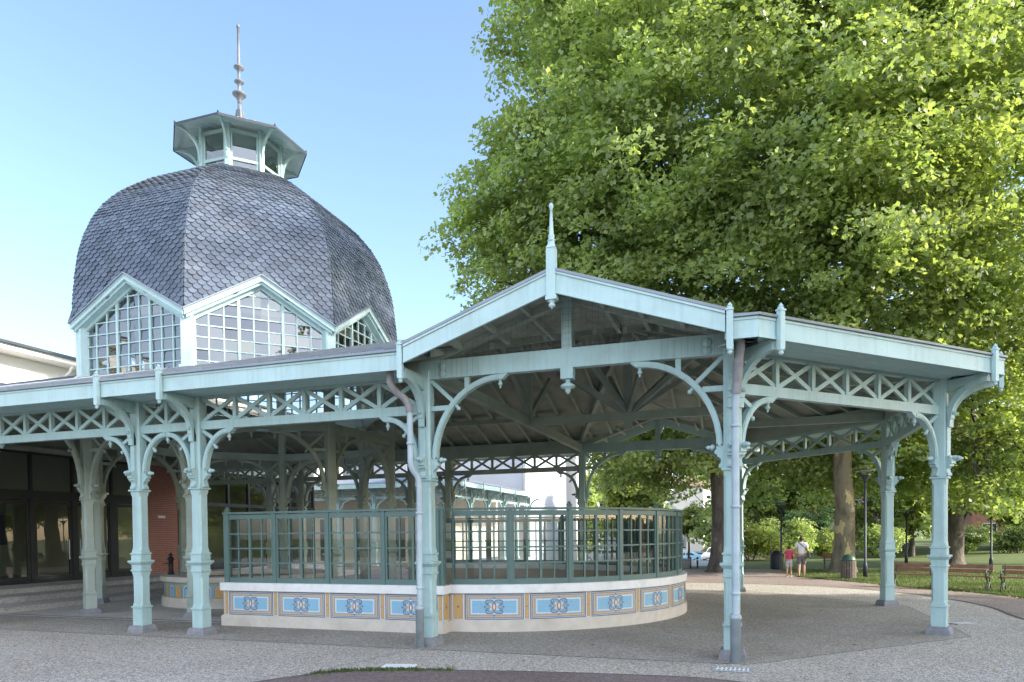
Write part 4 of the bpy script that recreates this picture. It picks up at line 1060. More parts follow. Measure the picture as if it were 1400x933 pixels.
b = MB(); b.box(-34,-16.6,23.6,23.8,0,5.6); b.box(-17.2,-16.8,23.8,37.3,0,5.8); b.build('wall', M['cream_wall'], far, FO)
for k in range(6):
    b = MB(); b.box(-32.5+2.6*k,-31.3+2.6*k,23.55,23.62,.2,3.0); b.build('door', M['window_dark'], far, FO)

# ================================================================ DISTANT BUILDINGS
def building(name, label, x0, x1, y0, y1, h, wall, wins=(), roofm='roof_tile', pitch=2.2, over=.5, ridge_x=True, cat='building'):
    o = empty(name, ((x0+x1)/2,(y0+y1)/2,0), label, cat); O = ((x0+x1)/2,(y0+y1)/2,0)
    b = MB(); b.box(x0,x1,y0,y1,-6,h); b.build('wall', M[wall], o, O)
    if roofm:
        b = MB()
        if ridge_x:
            ym = (y0+y1)/2
            b.add([(x0-over,y0-over,h),(x1+over,y0-over,h),(x1+over,ym,h+pitch),(x0-over,ym,h+pitch),(x0-over,y1+over,h),(x1+over,y1+over,h)], [(0,1,2,3),(3,2,5,4),(0,3,4),(1,5,2),(0,4,5,1)])
        else:
            xm = (x0+x1)/2
            b.add([(x0-over,y0-over,h),(x0-over,y1+over,h),(xm,y1+over,h+pitch),(xm,y0-over,h+pitch),(x1+over,y0-over,h),(x1+over,y1+over,h)], [(0,3,2,1),(3,4,5,2),(0,4,3),(1,2,5),(0,1,5,4)])
        b.build('roof', M[roofm], o, O)
    for face, a, z, w, hh, shut in wins:
        b = MB(); g = MB(); s = MB()
        if face == 'y0':
            b.box(a-w/2-.08,a+w/2+.08,y0-.06,y0-.003,z-.08,z+hh+.08); g.box(a-w/2,a+w/2,y0-.075,y0-.06,z,z+hh)
            for q in (-1,1): s.box(a+q*(w*.75+.1)-w*.24,a+q*(w*.75+.1)+w*.24,y0-.08,y0-.003,z-.03,z+hh+.03)
        else:
            b.box(x1+.003,x1+.06,a-w/2-.08,a+w/2+.08,z-.08,z+hh+.08); g.box(x1+.06,x1+.075,a-w/2,a+w/2,z,z+hh)
            for q in (-1,1): s.box(x1+.003,x1+.08,a+q*(w*.75+.1)-w*.24,a+q*(w*.75+.1)+w*.24,z-.03,z+hh+.03)
        wo = b.build('window', M['white_wall'], o, O); g.build('pane', M['window_dark'], wo, O)
        if shut: s.build('shutter', M['pale_cloth'], wo, O)
    return o, O
o, O = building('long_white_building', 'long white rendered building with a projecting dark roof edge, behind the gallery at far left', -46,-29.4,-22,34,10.4,'white_wall', [('x1',v,z,1.1,1.5,False) for v in (-14,-8,16,22,28) for z in (6.6,)], roofm=None)
b = MB(); b.box(-46.5,-28.4,-22.8,34.8,10.4,10.62); b.build('eave', M['white_wall'], o, O)
b = MB(); b.add([(-28.25,-22.9,10.63),(-28.25,34.9,10.63),(-37.5,34.9,12.9),(-37.5,-22.9,12.9),(-28.25,-22.9,10.75),(-28.25,34.9,10.75)], [(0,1,5,4),(4,5,2,3)]); b.build('roof', M['edge'], o, O)
b = MB(); b.tube([(-28.5,8.4,10.4),(-28.7,8.4,10.1),(-29.25,8.4,9.8),(-29.3,8.4,9.5),(-29.3,8.4,.3)], .06, 8); b.build('drainpipe', M['plate'], o, O)
o, O = building('cladded_hall', 'tall pale blue grey windowless hall wall behind the distant colonnade', -40,-14.6,38.2,52,11.5,'grey_wall', roofm=None)
b = MB(); b.box(-40.2,-14.4,38.0,52.2,11.5,11.75); b.build('coping', M['zinc'], o, O)
b = MB(); b.tube([(-14.75,38.1,11.5),(-14.75,38.1,.2)], .07, 8); b.tube([(-24.2,38.1,11.5),(-24.2,38.1,.2)], .07, 8); b.build('drainpipe', M['zinc'], o, O)
building('white_townhouse', 'sunlit white townhouse with narrow shutters behind the central column of the pavilion', -30,-14.0,54,66,12,'white_wall', [('x1',v,z,.9,1.8,True) for v in (56.5,60,63.5) for z in (1.2,4.6,8.0)])
building('pale_villa', 'pale lavender villa partly hidden by low plane branches right of the white townhouse', -22,-7.0,70,84,11,'grey_wall', [('y0',u,z,1.0,1.7,False) for u in (-18,-14.5,-11,-8.4) for z in (1.2,4.6,7.8)])
xx, yy = cw(38,92)
building('brick_house', 'low pinkish house with white window frames showing behind the mottled plane trunk', xx-9,xx+9,yy-5,yy+5,9,'pink_wall', [('y0',xx-7+3*k,z,1.3,1.5,False) for k in range(5) for z in (1.2,4.4)])
xx, yy = cw(72,98)
building('dark_house', 'dark brick house behind the low bright branch at the far right', xx-8,xx+10,yy-5,yy+5,8,'brick', [('y0',xx-6+3.4*k,z,1.6,1.5,False) for k in range(4) for z in (1.0,4.4)])
xx, yy = cw(31,135)
building('street_house', 'distant cream house at the end of the car park', xx-12,xx+6,yy-6,yy+6,10,'cream_wall', [('y0',xx-9+3*k,z,1.1,1.6,True) for k in range(4) for z in (1.2,4.6,7.6)])
# ================================================================ TREES AND PLANTS
LEAF8 = np.array([(0,-.5),(.46,-.24),(.20,.06),(.33,.36),(0,.56),(-.33,.36),(-.20,.06),(-.46,-.24)])
LEAF6 = np.array([(0,-.5),(.48,-.16),(.20,.12),(0,.58),(-.20,.12),(-.48,-.16)])
LEAF4 = np.array([(0,-.5),(.36,.0),(0,.5),(-.36,.0)])
def leaf_mesh(name, pts, nrm, size, mat, parent, org, shape=LEAF8, fold=.22):
    n = len(pts); k = len(shape)
    nrm = nrm/np.linalg.norm(nrm, axis=1, keepdims=True)
    ref = rng.normal(size=(n,3)); x = np.cross(nrm, ref); x /= np.linalg.norm(x, axis=1, keepdims=True); y = np.cross(nrm, x)
    sx = shape[:,0][None,:,None]; sy = shape[:,1][None,:,None]
    s = size[:,None,None]
    V = pts[:,None,:] + s*(sx*x[:,None,:] + sy*y[:,None,:] - fold*np.abs(sx)*nrm[:,None,:] - .12*(sy**2)*2*nrm[:,None,:])
    V = (V.reshape(-1,3) - np.array(org)).astype(np.float32)
    me = bpy.data.meshes.new(name)
    me.vertices.add(n*k); me.vertices.foreach_set('co', V.ravel())
    me.loops.add(n*k); me.loops.foreach_set('vertex_index', np.arange(n*k, dtype=np.int32))
    me.polygons.add(n); me.polygons.foreach_set('loop_start', np.arange(0, n*k, k, dtype=np.int32))
    me.update(calc_edges=True); me.validate()
    me.materials.append(mat)
    ob = bpy.data.objects.new(name, me); col.objects.link(ob)
    if parent is not None: ob.parent = parent
    return ob
def sph(n):
    v = rng.normal(size=(n,3)); return v/np.linalg.norm(v, axis=1, keepdims=True)
def crown_points(blobs, dens, per, clump, flat=.8, shell=.45):
    C = []; NN = []
    for x, y, z, r in blobs:
        m = max(6, int(dens*r*r))
        d = sph(m); rad = r*(shell + (1-shell)*rng.random(m)**.6)
        c = np.array([x,y,z]) + d*rad[:,None]*np.array([1,1,.88])
        C.append(c); NN.append(d)
    C = np.concatenate(C); NN = np.concatenate(NN)
    m = len(C); cr = clump*(.55+.9*rng.random(m))
    cnt = np.maximum(5, (per*(cr/clump)**2*(.55+.9*rng.random(m))).astype(int))
    idx = np.repeat(np.arange(m), cnt)
    d = sph(len(idx)); rr = cr[idx]*rng.random(len(idx))**.45
    # clumps droop outwards: flattened and tilted down away from the crown centre
    off = d*rr[:,None]*np.array([1,1,flat*.62])
    p = C[idx] + off
    h = off[:,0]*NN[idx][:,0] + off[:,1]*NN[idx][:,1]
    p[:,2] -= .42*np.maximum(h, 0)
    nrm = rng.normal(size=(len(idx),3))*.55 + np.array([0,0,.75]) + NN[idx]*.45
    return p, nrm
def limb(b, p0, p1, r0, r1, sag=.0, n=5, seg=7):
    p0 = Vector(p0); p1 = Vector(p1); pts = []; rr = []
    for i in range(n+1):
        t = i/n; p = p0.lerp(p1, t); p.z += sag*math.sin(math.pi*t); 
        if 0 < i < n: p += Vector((random.uniform(-1,1),random.uniform(-1,1),random.uniform(-1,1)))*(p1-p0).length*.025
        pts.append(p); rr.append(r0+(r1-r0)*t)
    b.tube(pts, rr, seg); return pts
def plane_tree(base, blobs, trunk_r, fork, label, dens=5.0, per=88, clump=1.0, size=.19, leaf='leaf', bark='bark', shell=.35, shape=LEAF8):
    x, y = base; t = empty('plane_tree', (x,y,0), label, 'tree')
    b = MB(); zs = [0,.12,.35,.8,1.6,3,4.6,fork]; rr = [trunk_r*k for k in (1.75,1.5,1.28,1.12,1.03,.97,.92,.86)]
    pts = [(x+.10*math.sin(z*.7), y+.08*math.cos(z*.9)-.08, z) for z in zs]
    b.tube(pts, rr, 20)
    top = Vector(pts[-1])
    leaders = []
    bl = sorted(blobs, key=lambda q: -q[2])
    up = [q for q in bl if q[2] > fork+3]
    for k in range(4):
        if not up: break
        q = up[int(len(up)*(k+.5)/4)]
        e = top.lerp(Vector(q[:3]), .72); leaders.append((limb(b, top-Vector((0,0,.2)), e, trunk_r*.55, trunk_r*.2, .6, 6, 9)))
    nodes = [p for l in leaders for p in l[1:]] + [top]
    for q in blobs:
        c = Vector(q[:3]); nd = min(nodes, key=lambda p: (p-c).length + (4 if p.z > c.z+1 else 0))
        r = min(.16, .05+.012*(nd-c).length)
        l = limb(b, nd, c, r, .035, .3, 5, 6)
        for j in range(5):
            dd = Vector(sph(1)[0])*q[3]*.8; limb(b, l[random.randint(2,5)], c+dd, .035, .010, .1, 4, 4)
    b.build('trunk', M[bark], t, (x,y,0))
    p, n = crown_points(blobs, dens, per, clump, shell=shell)
    keep = p[:,2] > 2.2
    p, n = p[keep], n[keep]
    sz = size*(.65+.7*rng.random(len(p)))
    leaf_mesh('crown', p, n, sz, M[leaf], t, (x,y,0), shape)
    return t
T1 = [(-7.5,12.0,15.5,2.7),(-8.1,13.8,18.2,2.2),(-6.7,13.2,14.6,3),(-8.1,12.7,13.4,1.9),(-5.2,11.7,16.9,3.3),(-4.7,13.9,22.2,3.0),(-5.3,15.9,26.0,2.7),(-5.4,14.9,28.0,3.2),(-3.9,13.3,23.5,4),(-4.0,15.5,28.7,4.5),(-3.5,11.2,17.9,4),(-3.1,12.3,14.7,4),(-4.0,12.0,14.4,3.2),(-1.0,11.0,19.4,4.5),(-0.5,11.1,15.6,4.2),(-1.2,11.9,12.4,4),(1.1,12.9,23.0,4.5),(1.5,10.7,12.6,3.5),(0.7,16.0,28.5,5),(-2.6,14.5,11.2,3.2),(0.1,13.3,10.6,3.2),(-2.1,15.6,6.6,2.0),(-1.4,17.9,4.9,1.5),(0.8,16.6,6.6,2.5),(1.7,14.9,8.8,3.2)]
T2 = [(3.6,11.5,19.6,4.5),(3.9,10.4,15.4,4),(3.6,12.4,12.6,4),(6.4,13.6,22.5,5),(6.0,10.2,16.4,4.2),(6.3,10.2,13.0,4),(6.0,12.1,10.5,3.6),(4.0,13.5,9.7,3),(4.8,19.0,6.6,2.3),(6.9,20.1,5.4,2.0),(8.7,19.2,6.4,2.3),(8.4,12.9,11.1,3.3),(8.3,10.9,15.1,4),(8.5,12.1,19.4,4.5),(7.8,14.1,24.8,5),(4.0,13.9,25.7,5)]
T3 = [(10.8,13.9,18.9,4.5),(12.4,14.4,15.5,4.5),(11.1,13.9,13.0,3.8),(13.3,15.8,20.7,5),(11.7,16.4,23.8,5),(13.1,15.6,11.9,3.8),(11.4,16.0,10.2,3.3),(14.1,17.9,8.9,3.2),(12.6,19.5,7.4,2.8),(14.1,18.9,5.6,2.3),(12.9,20.6,4.7,2.0),(12.3,17.2,3.4,1.0),(13.8,18.8,3.5,1.2),(12.4,23.6,5.0,2.3)]
def cwb(l): return [(*cw(X,Y),z,r) for X,Y,z,r in l]
T1 += cwb([(4.6,35,6.2,1.7),(6.6,36,5.6,2.1),(9.0,37,7.0,2.4),(7.4,35,8.6,2.6),(11.2,36,8.2,2.4),(4.4,38,8.4,2.2)])
T2 += cwb([(17.2,38,4.4,1.6),(20.6,38,4.6,1.6),(13.2,39,4.6,1.5),(15.2,39,4.0,1.2),(12.4,37,6.8,2.3),(14.4,37,5.6,2.0),(16,36,7.8,2.5),(19,37,6.0,2.1),(20.4,36,7.6,2.5),(13.4,35,9.2,2.8),(18,35,9.6,2.8),(22,38,6.2,2.0)])
T3 += cwb([(24.5,36,4.2,1.5),(26.2,36,3.6,1.3),(28,37,4.0,1.6),(22.4,36,5.0,1.6),(25,39,6.8,2.4),(27,39,5.4,2.1),(23,39,8.0,2.6),(29,39,7.2,2.6),(25.5,38,10,3),(30,40,5.0,1.9)])
plane_tree((1.55,17.44), T1, .42, 8.5, 'huge plane tree behind the gable, its dark trunk just left of the silver downpipe', bark='bark_dark')
plane_tree((6.97,17.73), T2, .43, 8.5, 'huge plane tree with a thick mottled yellow and brown trunk beside the slatted bin')
plane_tree((12.76,23.7), T3, .46, 7.5, 'big plane tree at the far right with a dark trunk behind the right front column', leaf='leaf', bark='bark_dark')
# neighbour further right: its crown closes the right edge of the view
plane_tree(cw(35,36), cwb([(31,33,9.5,4),(34,36,13,5),(31,34,16,5),(36,34,18,5),(33,38,21,5.5),(37,38,11,4.5),(30,36,20,4)]), .55, 7, 'plane tree at the right edge of the park with only its inner leaves in view', dens=3.6, per=46)

def tall(cx, cy, seed):
    random.seed(seed)
    return [(cx+random.uniform(-5.5,5.5), cy+random.uniform(-5.5,5.5), z, random.uniform(3.2,4.6)) for z in (10,11,13,14,16,17,19,20,22,23.5,25,27) for _ in (0,1)]
for (ax, ay), lb in (((38,-1.5),'tall plane tree far to the right, its shadow falling over the pavilion'),((42,3.2),'tall plane tree far to the right, just clear of the sunlit path'),((36,-9.5),'tall plane tree far to the right, its shadow falling over the forecourt'),((40,-18),'tall plane tree far to the right, nearest the viewpoint'),((45,-6),'tall plane tree at the back of the row far to the right')):
    bl = [(x,y,z*1.22,r*1.08) for x,y,z,r in tall(ax, ay, int(ax*10+ay)) if y+r < 8.6]
    plane_tree((ax,ay), bl, .5, 7, lb, dens=3.0, per=34, size=.36, shape=LEAF4)
def small_tree(X, Y, h, r, label, leaf='leaf', n=5000, size=.28, trunk=.16, low=.32, group=None, name='tree'):
    x, y = cw(X,Y); zg = gz(X,Y); ORG[0] = (0,0,-zg); t = empty(name, (x,y,zg), label, 'tree', group=group)
    b = MB(); z0 = h*low; b.tube([(x,y,0),(x+.05,y,z0*.6),(x,y+.05,z0*1.3),(x,y,h*.75)], [trunk*1.3,trunk,trunk*.85,trunk*.3], 10)
    for k in range(7):
        a = random.uniform(0,6.28); limb(b, (x,y,z0*random.uniform(.9,1.6)), (x+r*.7*math.cos(a),y+r*.7*math.sin(a),h*random.uniform(.5,.85)), trunk*.4, .02, .2, 4, 5)
    b.build('trunk', M['bark_dark'], t, (x,y,0))
    bl = []
    for k in range(11):
        d = sph(1)[0]; f = random.uniform(.35,.62); cz = z0+(h-z0)*.5
        bl.append((x+d[0]*r*f, y+d[1]*r*f, cz+d[2]*(h-z0)*.5*f*1.25, r*random.uniform(.34,.55)))
    dn = n/ (sum(q[3]**2 for q in bl)*28)
    p, nn = crown_points(bl, dn, 28, r*.17, shell=.4)
    leaf_mesh('crown', p, nn, size*(.6+.8*rng.random(len(p))), M[leaf], t, (x,y,0), LEAF4)
    ORG[0] = (0,0,0)
    return t
small_tree(17.6,70,5.9,2.3,'young round street tree beside the parked cars, left of the dark plane trunk','leaf_light',9000,.17,.10,.42)
# park trees beyond the lawn
park = [(24,60,13,5.5,'leaf_light','light green tree right behind the lamp post with the bin'),(33,58,12,5,'leaf','full green tree just left of the mottled trunk'),(41,64,14,6,'leaf_light','bright tree just right of the mottled trunk'),(49,66,14,6.5,'leaf','round green tree directly left of the right front column'),(58,62,13,6,'leaf_light','bright tree directly right of the right front column'),(68,66,13,6,'leaf','green tree behind the forked lamp post'),(14.5,80,10,4.5,'leaf','green street tree above the white van'),(17.5,101,12,5.2,'leaf','street tree masking the cream house at the end of the car park'),(21.5,112,13,5.5,'leaf_light','light green street tree far behind the glazed enclosure'),(11,64,9.5,3.8,'leaf_light','light street tree just behind the curved glazed screens'),(19,62,11,5.5,'leaf','mid green tree behind the bushes, left of the dark lamp post'),(28,70,14,6.5,'leaf_light','tall yellow green tree beyond the woman and child'),
        (37,66,12,5.5,'leaf_dark','dark green tree behind the thick mottled trunk'),(45,60,11,5,'leaf','broad tree behind the rear right column of the pavilion'),
        (53,74,15,7,'leaf_light','tall sunlit tree between the two right hand columns'),(62,66,12,6,'leaf','leafy tree behind the right front column'),
        (74,80,15,7.5,'leaf_light','sunlit tree above the low fence at far right'),(84,74,12,6,'leaf_dark','dark tree behind the far right lamp post'),
        (8,78,11,5,'leaf','street tree at the far end of the car park'),(12.5,98,13,5.5,'leaf_dark','distant dark street tree above the parked cars'),
        (44,92,17,8,'leaf','tall tree in the back row of the park, left'),(66,100,18,9,'leaf_dark','tall tree in the back row of the park, middle'),(92,98,17,8.5,'leaf','tall tree in the back row of the park, right'),(104,82,14,7,'leaf_light','sunlit tree at the right end of the park')]
for X,Y,h,r,lf,lb in park: small_tree(X,Y,h,r,lb,lf,int(10000 if Y < 85 else 7000),.40,.22,.14,'trees beyond the lawn')
def bush(X, Y, h, r, label, leaf='leaf_light', n=4000, size=.16, name='bush', group=None):
    x, y = cw(X,Y); t = empty(name, (x,y,0), label, 'bush', group=group)
    b = MB()
    for k in range(9):
        a = random.uniform(0,6.28); f = random.uniform(.2,.8); limb(b, (x+.2*math.cos(a),y+.2*math.sin(a),0), (x+r*f*math.cos(a),y+r*f*math.sin(a),h*random.uniform(.5,.9)), .035, .01, .1, 4, 5)
    b.build('stems', M['bark_dark'], t, (x,y,0))
    bl = []
    for k in range(10):
        a = random.uniform(0,6.28); f = random.uniform(.1,.65)*r; bl.append((x+f*math.cos(a), y+f*math.sin(a), h*random.uniform(.22,.72), r*random.uniform(.30,.46)))
    dn = n/(sum(q[3]**2 for q in bl)*24)
    p, nn = crown_points(bl, dn, 24, r*.16, shell=.35); k = p[:,2] > .03
    leaf_mesh('foliage', p[k], nn[k], size*(.6+.8*rng.random(k.sum())), M[leaf], t, (x,y,0), LEAF4)
    return t
bush(15.6,46,3.6,2.4,'tall feathery light green bush right of the rear column','leaf_light',11000,.13)
bush(19.0,49,3.0,2.2,'rounded green bush between the tall bush and the lamp post','leaf',8000,.14)
bush(23.5,55,4.4,2.6,'blue green shrub behind the lamp post and the child','leaf_blue',8000,.15)
bush(22.6,50,2.4,1.7,'pale yellow green shrub just behind the child','leaf_light',6000,.13)
bush(27.0,52,2.6,2.2,'green shrub behind the small bench and the woman','leaf',7000,.14)
bush(33.5,52,2.2,2.0,'dark green low shrub left of the slender grey lamp post','leaf_dark',6000,.14)
bush(39.0,54,2.2,2.4,'dark green low hedge clump between the lamp post and the rear right column','leaf_dark',6000,.14)
bush(47.0,62,2.4,2.6,'rounded shrub between the two right hand columns','leaf',5000,.16)
bush(76.0,62,2.6,2.8,'dark bushy hedge clump at the far right beyond the fence','leaf_dark',5000,.16)
bush(30.5,60,5.0,3.2,'big loose bush filling the gap left of the mottled trunk','leaf',7000,.18)

# unseen hedge added far to the right to darken reflections in the glazed screens
t = empty('hedge', (56,-12,0), 'long clipped green hedge added far right, outside the view, to darken the glass reflections', 'hedge')
b = MB(); b.box(55.2,56.8,-62,34,0,2.9); b.build('stems', M['bark_dark'], t, (56,-12,0))
n = 26000; pu = np.where(rng.random(n) < .75, 55.2-rng.random(n)*.5, 55.2+rng.random(n)*1.8); pz = np.where(pu < 55.2, rng.random(n)*3.2, 2.9+rng.random(n)*.35)
pp = np.stack([pu, rng.uniform(-62,34,n), pz+.25*np.sin(pu)], 1)
leaf_mesh('foliage', pp, rng.normal(size=(n,3))*.6+np.array([-.7,0,.5]), .42*(.6+.7*rng.random(n)), M['leaf_dark'], t, (56,-12,0), LEAF4)

# grass: lawn blades near the path, tufts at the asphalt edge, dry leaves
def blades(name, pts, h, mat, label=None):
    n = len(pts); a = rng.random(n)*6.283; w = .008+.010*rng.random(n); hh = h*(.5+rng.random(n)); lx = (rng.random(n)-.5)*hh*.9; ly = (rng.random(n)-.5)*hh*.9
    V = np.zeros((n,3,3), np.float32)
    V[:,0,0] = pts[:,0]-w*np.cos(a); V[:,0,1] = pts[:,1]-w*np.sin(a); V[:,0,2] = pts[:,2]
    V[:,1,0] = pts[:,0]+w*np.cos(a); V[:,1,1] = pts[:,1]+w*np.sin(a); V[:,1,2] = pts[:,2]
    V[:,2,0] = pts[:,0]+lx; V[:,2,1] = pts[:,1]+ly; V[:,2,2] = pts[:,2]+hh
    me = bpy.data.meshes.new(name); me.vertices.add(n*3); me.vertices.foreach_set('co', V.ravel()); me.loops.add(n*3); me.loops.foreach_set('vertex_index', np.arange(n*3, dtype=np.int32))
    me.polygons.add(n); me.polygons.foreach_set('loop_start', np.arange(0,n*3,3,dtype=np.int32)); me.update(calc_edges=True); me.validate(); me.materials.append(mat)
    ob = bpy.data.objects.new(name, me); col.objects.link(ob); ob['kind'] = 'stuff'; return ob
le = np.array(lawn_edge)
def lawn_pts(n, depth):
    seg = rng.integers(6, len(le)-1, n); f = rng.random(n)[:,None]; p = le[seg]*(1-f)+le[seg+1]*f
    d = le[seg+1]-le[seg]; d = d/np.linalg.norm(d,axis=1,keepdims=True); o = np.stack([d[:,1],-d[:,0]],1)
    p = p + o*(rng.random(n)**1.5*depth+.03)[:,None]; return np.concatenate([p, np.full((n,1),-.006)],1)
blades('lawn_grass', lawn_pts(60000, 9), .07, M['grass'])
fe = np.array(fg)
def edge_pts(n, i0, i1, w):
    seg = rng.integers(i0, i1, n); f = rng.random(n)[:,None]; p = fe[seg]*(1-f)+fe[seg+1]*f
    c = .5+.5*np.sin(p[:,0]*9)*np.sin(p[:,0]*3.7+1); k = rng.random(n) < c+.15; p = p + rng.normal(size=(n,2))*w
    return np.concatenate([p, np.full((n,1),.01)],1)[k]
ep = edge_pts(3600, 8, 42, .05); ep = ep[(ep[:,0] > -3.1) & (ep[:,0] < -1.25)]
blades('edge_grass', ep, .035, M['grass'])
n = 900; p = lawn_pts(n, 2.2); p[:,2] = .012; p[:,:2] += rng.normal(size=(n,2))*.25
o = leaf_mesh('fallen_leaves', p, rng.normal(size=(n,3))*.3+np.array([0,0,1]), .09*(.6+.7*rng.random(n)), M['dead_leaf'], None, (0,0,0)); o['kind'] = 'stuff'
n = 240; p = np.stack([rng.uniform(-12,9,n), rng.uniform(-9,9,n), np.full(n,.026)],1)
o = leaf_mesh('scattered_leaves', p, rng.normal(size=(n,3))*.25+np.array([0,0,1]), .05*(.6+.7*rng.random(n)), M['dead_leaf'], None, (0,0,0)); o['kind'] = 'stuff'

# ================================================================ PARK FURNITURE
def lamp_post(x, y, h, style, label, rz=0):
    t = empty('street_lamp', (x,y,0), label, 'street lamp', rz)
    b = MB(); b.lathe((0,0,0), [(.085,0),(.085,.5),(.07,.55),(.048,.6),(.04,h-.45)], 12); b.build('pole', M['lamp'], t)
    b = MB()
    if style == 'y':
        b.lathe((0,0,h-.5), [(.055,0),(.07,.05),(.13,.15),(.10,.18)], 12)
        for k in range(3):
            a = R(20+120*k); b.tube([(.05*math.cos(a),.05*math.sin(a),h-.38),(.33*math.cos(a),.33*math.sin(a),h)], .016, 6)
    else:
        b.lathe((0,0,h-.5), [(.05,0),(.06,.1),(.20,.30),(.22,.34)], 12)
        for k in range(4):
            a = R(45+90*k); b.tube([(.16*math.cos(a),.16*math.sin(a),h-.2),(.36*math.cos(a),.36*math.sin(a),h)], .015, 6)
    b.build('bracket', M['lamp'], t)
    b = MB(); b.lathe((0,0,h), [(.02,.0),(.40,.0),(.41,.015),(.36,.035),(.02,.07)], 20); b.build('lamp_shade', M['lamp'], t)
    b = MB(); b.lathe((0,0,h-.012), [(.01,0),(.36,0),(.36,.011),(.01,.011)], 20); b.build('diffuser', M['lamp_glass'], t)
    return t
lamp_post(7.39,14.07,4.35,'d','tall slender lamp post with a flat disc head, right of the mottled trunk')
lamp_post(13.59,20.38,2.95,'y','black lamp post with a forked head behind the right hand bench')
lamp_post(10.99,25.08,2.95,'d','short grey lamp post with a disc head between the two right hand columns')
lamp_post(4.47,20.48,3.3,'d','dark lamp post with a bin at its foot, left of the child')
def bin_(x, y, label, lid, h=.99, r=.27, mat='wood_grey'):
    t = empty('litter_bin', (x,y,0), label, 'litter bin')
    b = MB()
    for k in range(18):
        a = 2*math.pi*k/18; b.obox((r*math.cos(a), r*math.sin(a)), a, -.012, .012, -.036, .036, .05, h*.74)
    b.build('slats', M[mat], t)
    b = MB(); b.lathe((0,0,.02), [(r-.02,0),(r-.02,h*.70)], 18); b.build('liner', M['black'], t)
    b = MB(); b.lathe((0,0,h*.74), [(r+.02,0),(r+.02,.04),(r,.06),(r*.95,.12),(r*.6,h*.22),(r*.2,h*.26)], 18); b.build('lid', M[lid], t)
bin_(6.64,13.05,'round slatted litter bin with a dark green lid beside the mottled trunk','green_plastic')
bin_(4.22,20.2,'dark round litter bin at the foot of the lamp post, left of the child','black',.95,.28,'lamp')
def bench(x, y, rz, L, label, group='slatted benches along the lawn edge'):
    t = empty('park_bench', (x,y,0), label, 'bench', rz, group)
    for k, (yy, zz, w) in enumerate(((-.20,.455,.11),(-.07,.45,.11),(.06,.445,.11))):
        b = MB(); b.box(-L/2,L/2,yy-w/2,yy+w/2,zz-.02,zz+.02); b.build('seat_slat', M['wood'], t)
    for yy, zz in ((.19,.60),(.235,.745)):
        b = MB(); b.box(-L/2,L/2,yy-.018,yy+.018,zz-.06,zz+.06); b.build('back_slat', M['wood'], t)
    for s in (-1,1):
        xx = s*(L/2-.08); b = MB()
        f = lambda pts, r=.021: b.tube([(xx,py,pz) for py,pz in pts], r, 6)
        f([(-.30,0),(-.29,.10),(-.20,.20),(-.12,.24),(-.16,.34),(-.24,.42)]); f([(.30,0),(.26,.12),(.16,.20),(.06,.23),(.0,.26),(-.12,.24)])
        f([(-.06,0),(-.02,.10),(.06,.18),(.12,.28),(.14,.42),(.19,.56),(.26,.84)]); f([(-.24,.42),(.14,.42)])
        f([(-.24,.42),(-.31,.50),(-.30,.60),(-.22,.66),(-.08,.66),(.06,.63),(.20,.62)], .019); f([(-.14,.64),(-.10,.56),(-.16,.52),(-.2,.56)], .014)
        b.build('end_frame', M['iron'], t)
    return t
ba = math.atan2(-1.34,2.44)
for k, (L_, lb) in enumerate(((1.36,'brown slatted park bench half hidden by the right front column, leftmost of the row'),(1.40,'brown slatted park bench just right of the right front column, middle of the row'),(1.9,'brown slatted park bench with a scrolled iron end at the right edge of the picture'))):
    s_ = (0, 1.52, 3.40)[k]; bench(8.15+s_*math.cos(ba), 9.1+s_*math.sin(ba), ba, L_, lb, None)
bx, by = cw(15.3,35.2); bench(bx+.9,by-.2,R(170),1.3,'small dark park bench beside the woman, under the trees',None)
# low wire fence across the far lawn
fx = [cw(40+2.5*k,62-0.1*k) for k in range(15)]
t = empty('wire_fence', (*fx[0],0), 'low dark wire mesh fence across the far lawn behind the benches', 'fence'); O = (*fx[0],0)
for p in fx: b = MB(); b.box(p[0]-.04,p[0]+.04,p[1]-.04,p[1]+.04,0,1.2); b.build('post', M['iron'], t, O)
b = MB()
for p, q in zip(fx[:-1], fx[1:]):
    for z in (.1,.4,.7,.95,1.15): b.beam((*p,z),(*q,z),.02,.025)
    for k in range(1,20): b.beam((p[0]+(q[0]-p[0])*k/20,p[1]+(q[1]-p[1])*k/20,.1),(p[0]+(q[0]-p[0])*k/20,p[1]+(q[1]-p[1])*k/20,1.15),.012,.012)
b.build('wire_mesh', M['iron'], t, O)
def bicycle(X, Y, rz, label):
    x, y = cw(X,Y); t = empty('bicycle', (x,y,0), label, 'bicycle', rz)
    for s in (-1,1):
        b = MB(); b.tube([(s*.52+.33*math.cos(a),0,.34+.33*math.sin(a)) for a in [2*math.pi*k/20 for k in range(21)]], .02, 6, cap=False); w = b.build('wheel', M['tyre'], t)
        b = MB()
        for k in range(8): a = math.pi*k/8; b.beam((s*.52+.31*math.cos(a),0,.34+.31*math.sin(a)),(s*.52-.31*math.cos(a),0,.34-.31*math.sin(a)),.006,.006)
        b.build('spokes', M['rim'], w)
    b = MB()
    for p, q in (((-.52,.34),(-.18,.78)),((-.18,.78),(.38,.78)),((-.05,.30),(-.2,.85)),((-.05,.30),(.40,.74)),((-.52,.34),(-.05,.30)),((.52,.34),(.36,.95))): b.beam((p[0],0,p[1]),(q[0],0,q[1]),.035,.035)
    b.build('frame', M['plate'], t)
    b = MB(); b.tube([(.30,-.26,1.0),(.36,0,.97),(.30,.26,1.0)], .016, 6); b.build('handlebar', M['black'], t)
    b = MB(); b.box(-.32,-.08,-.07,.07,.85,.90); b.build('saddle', M['black'], t)
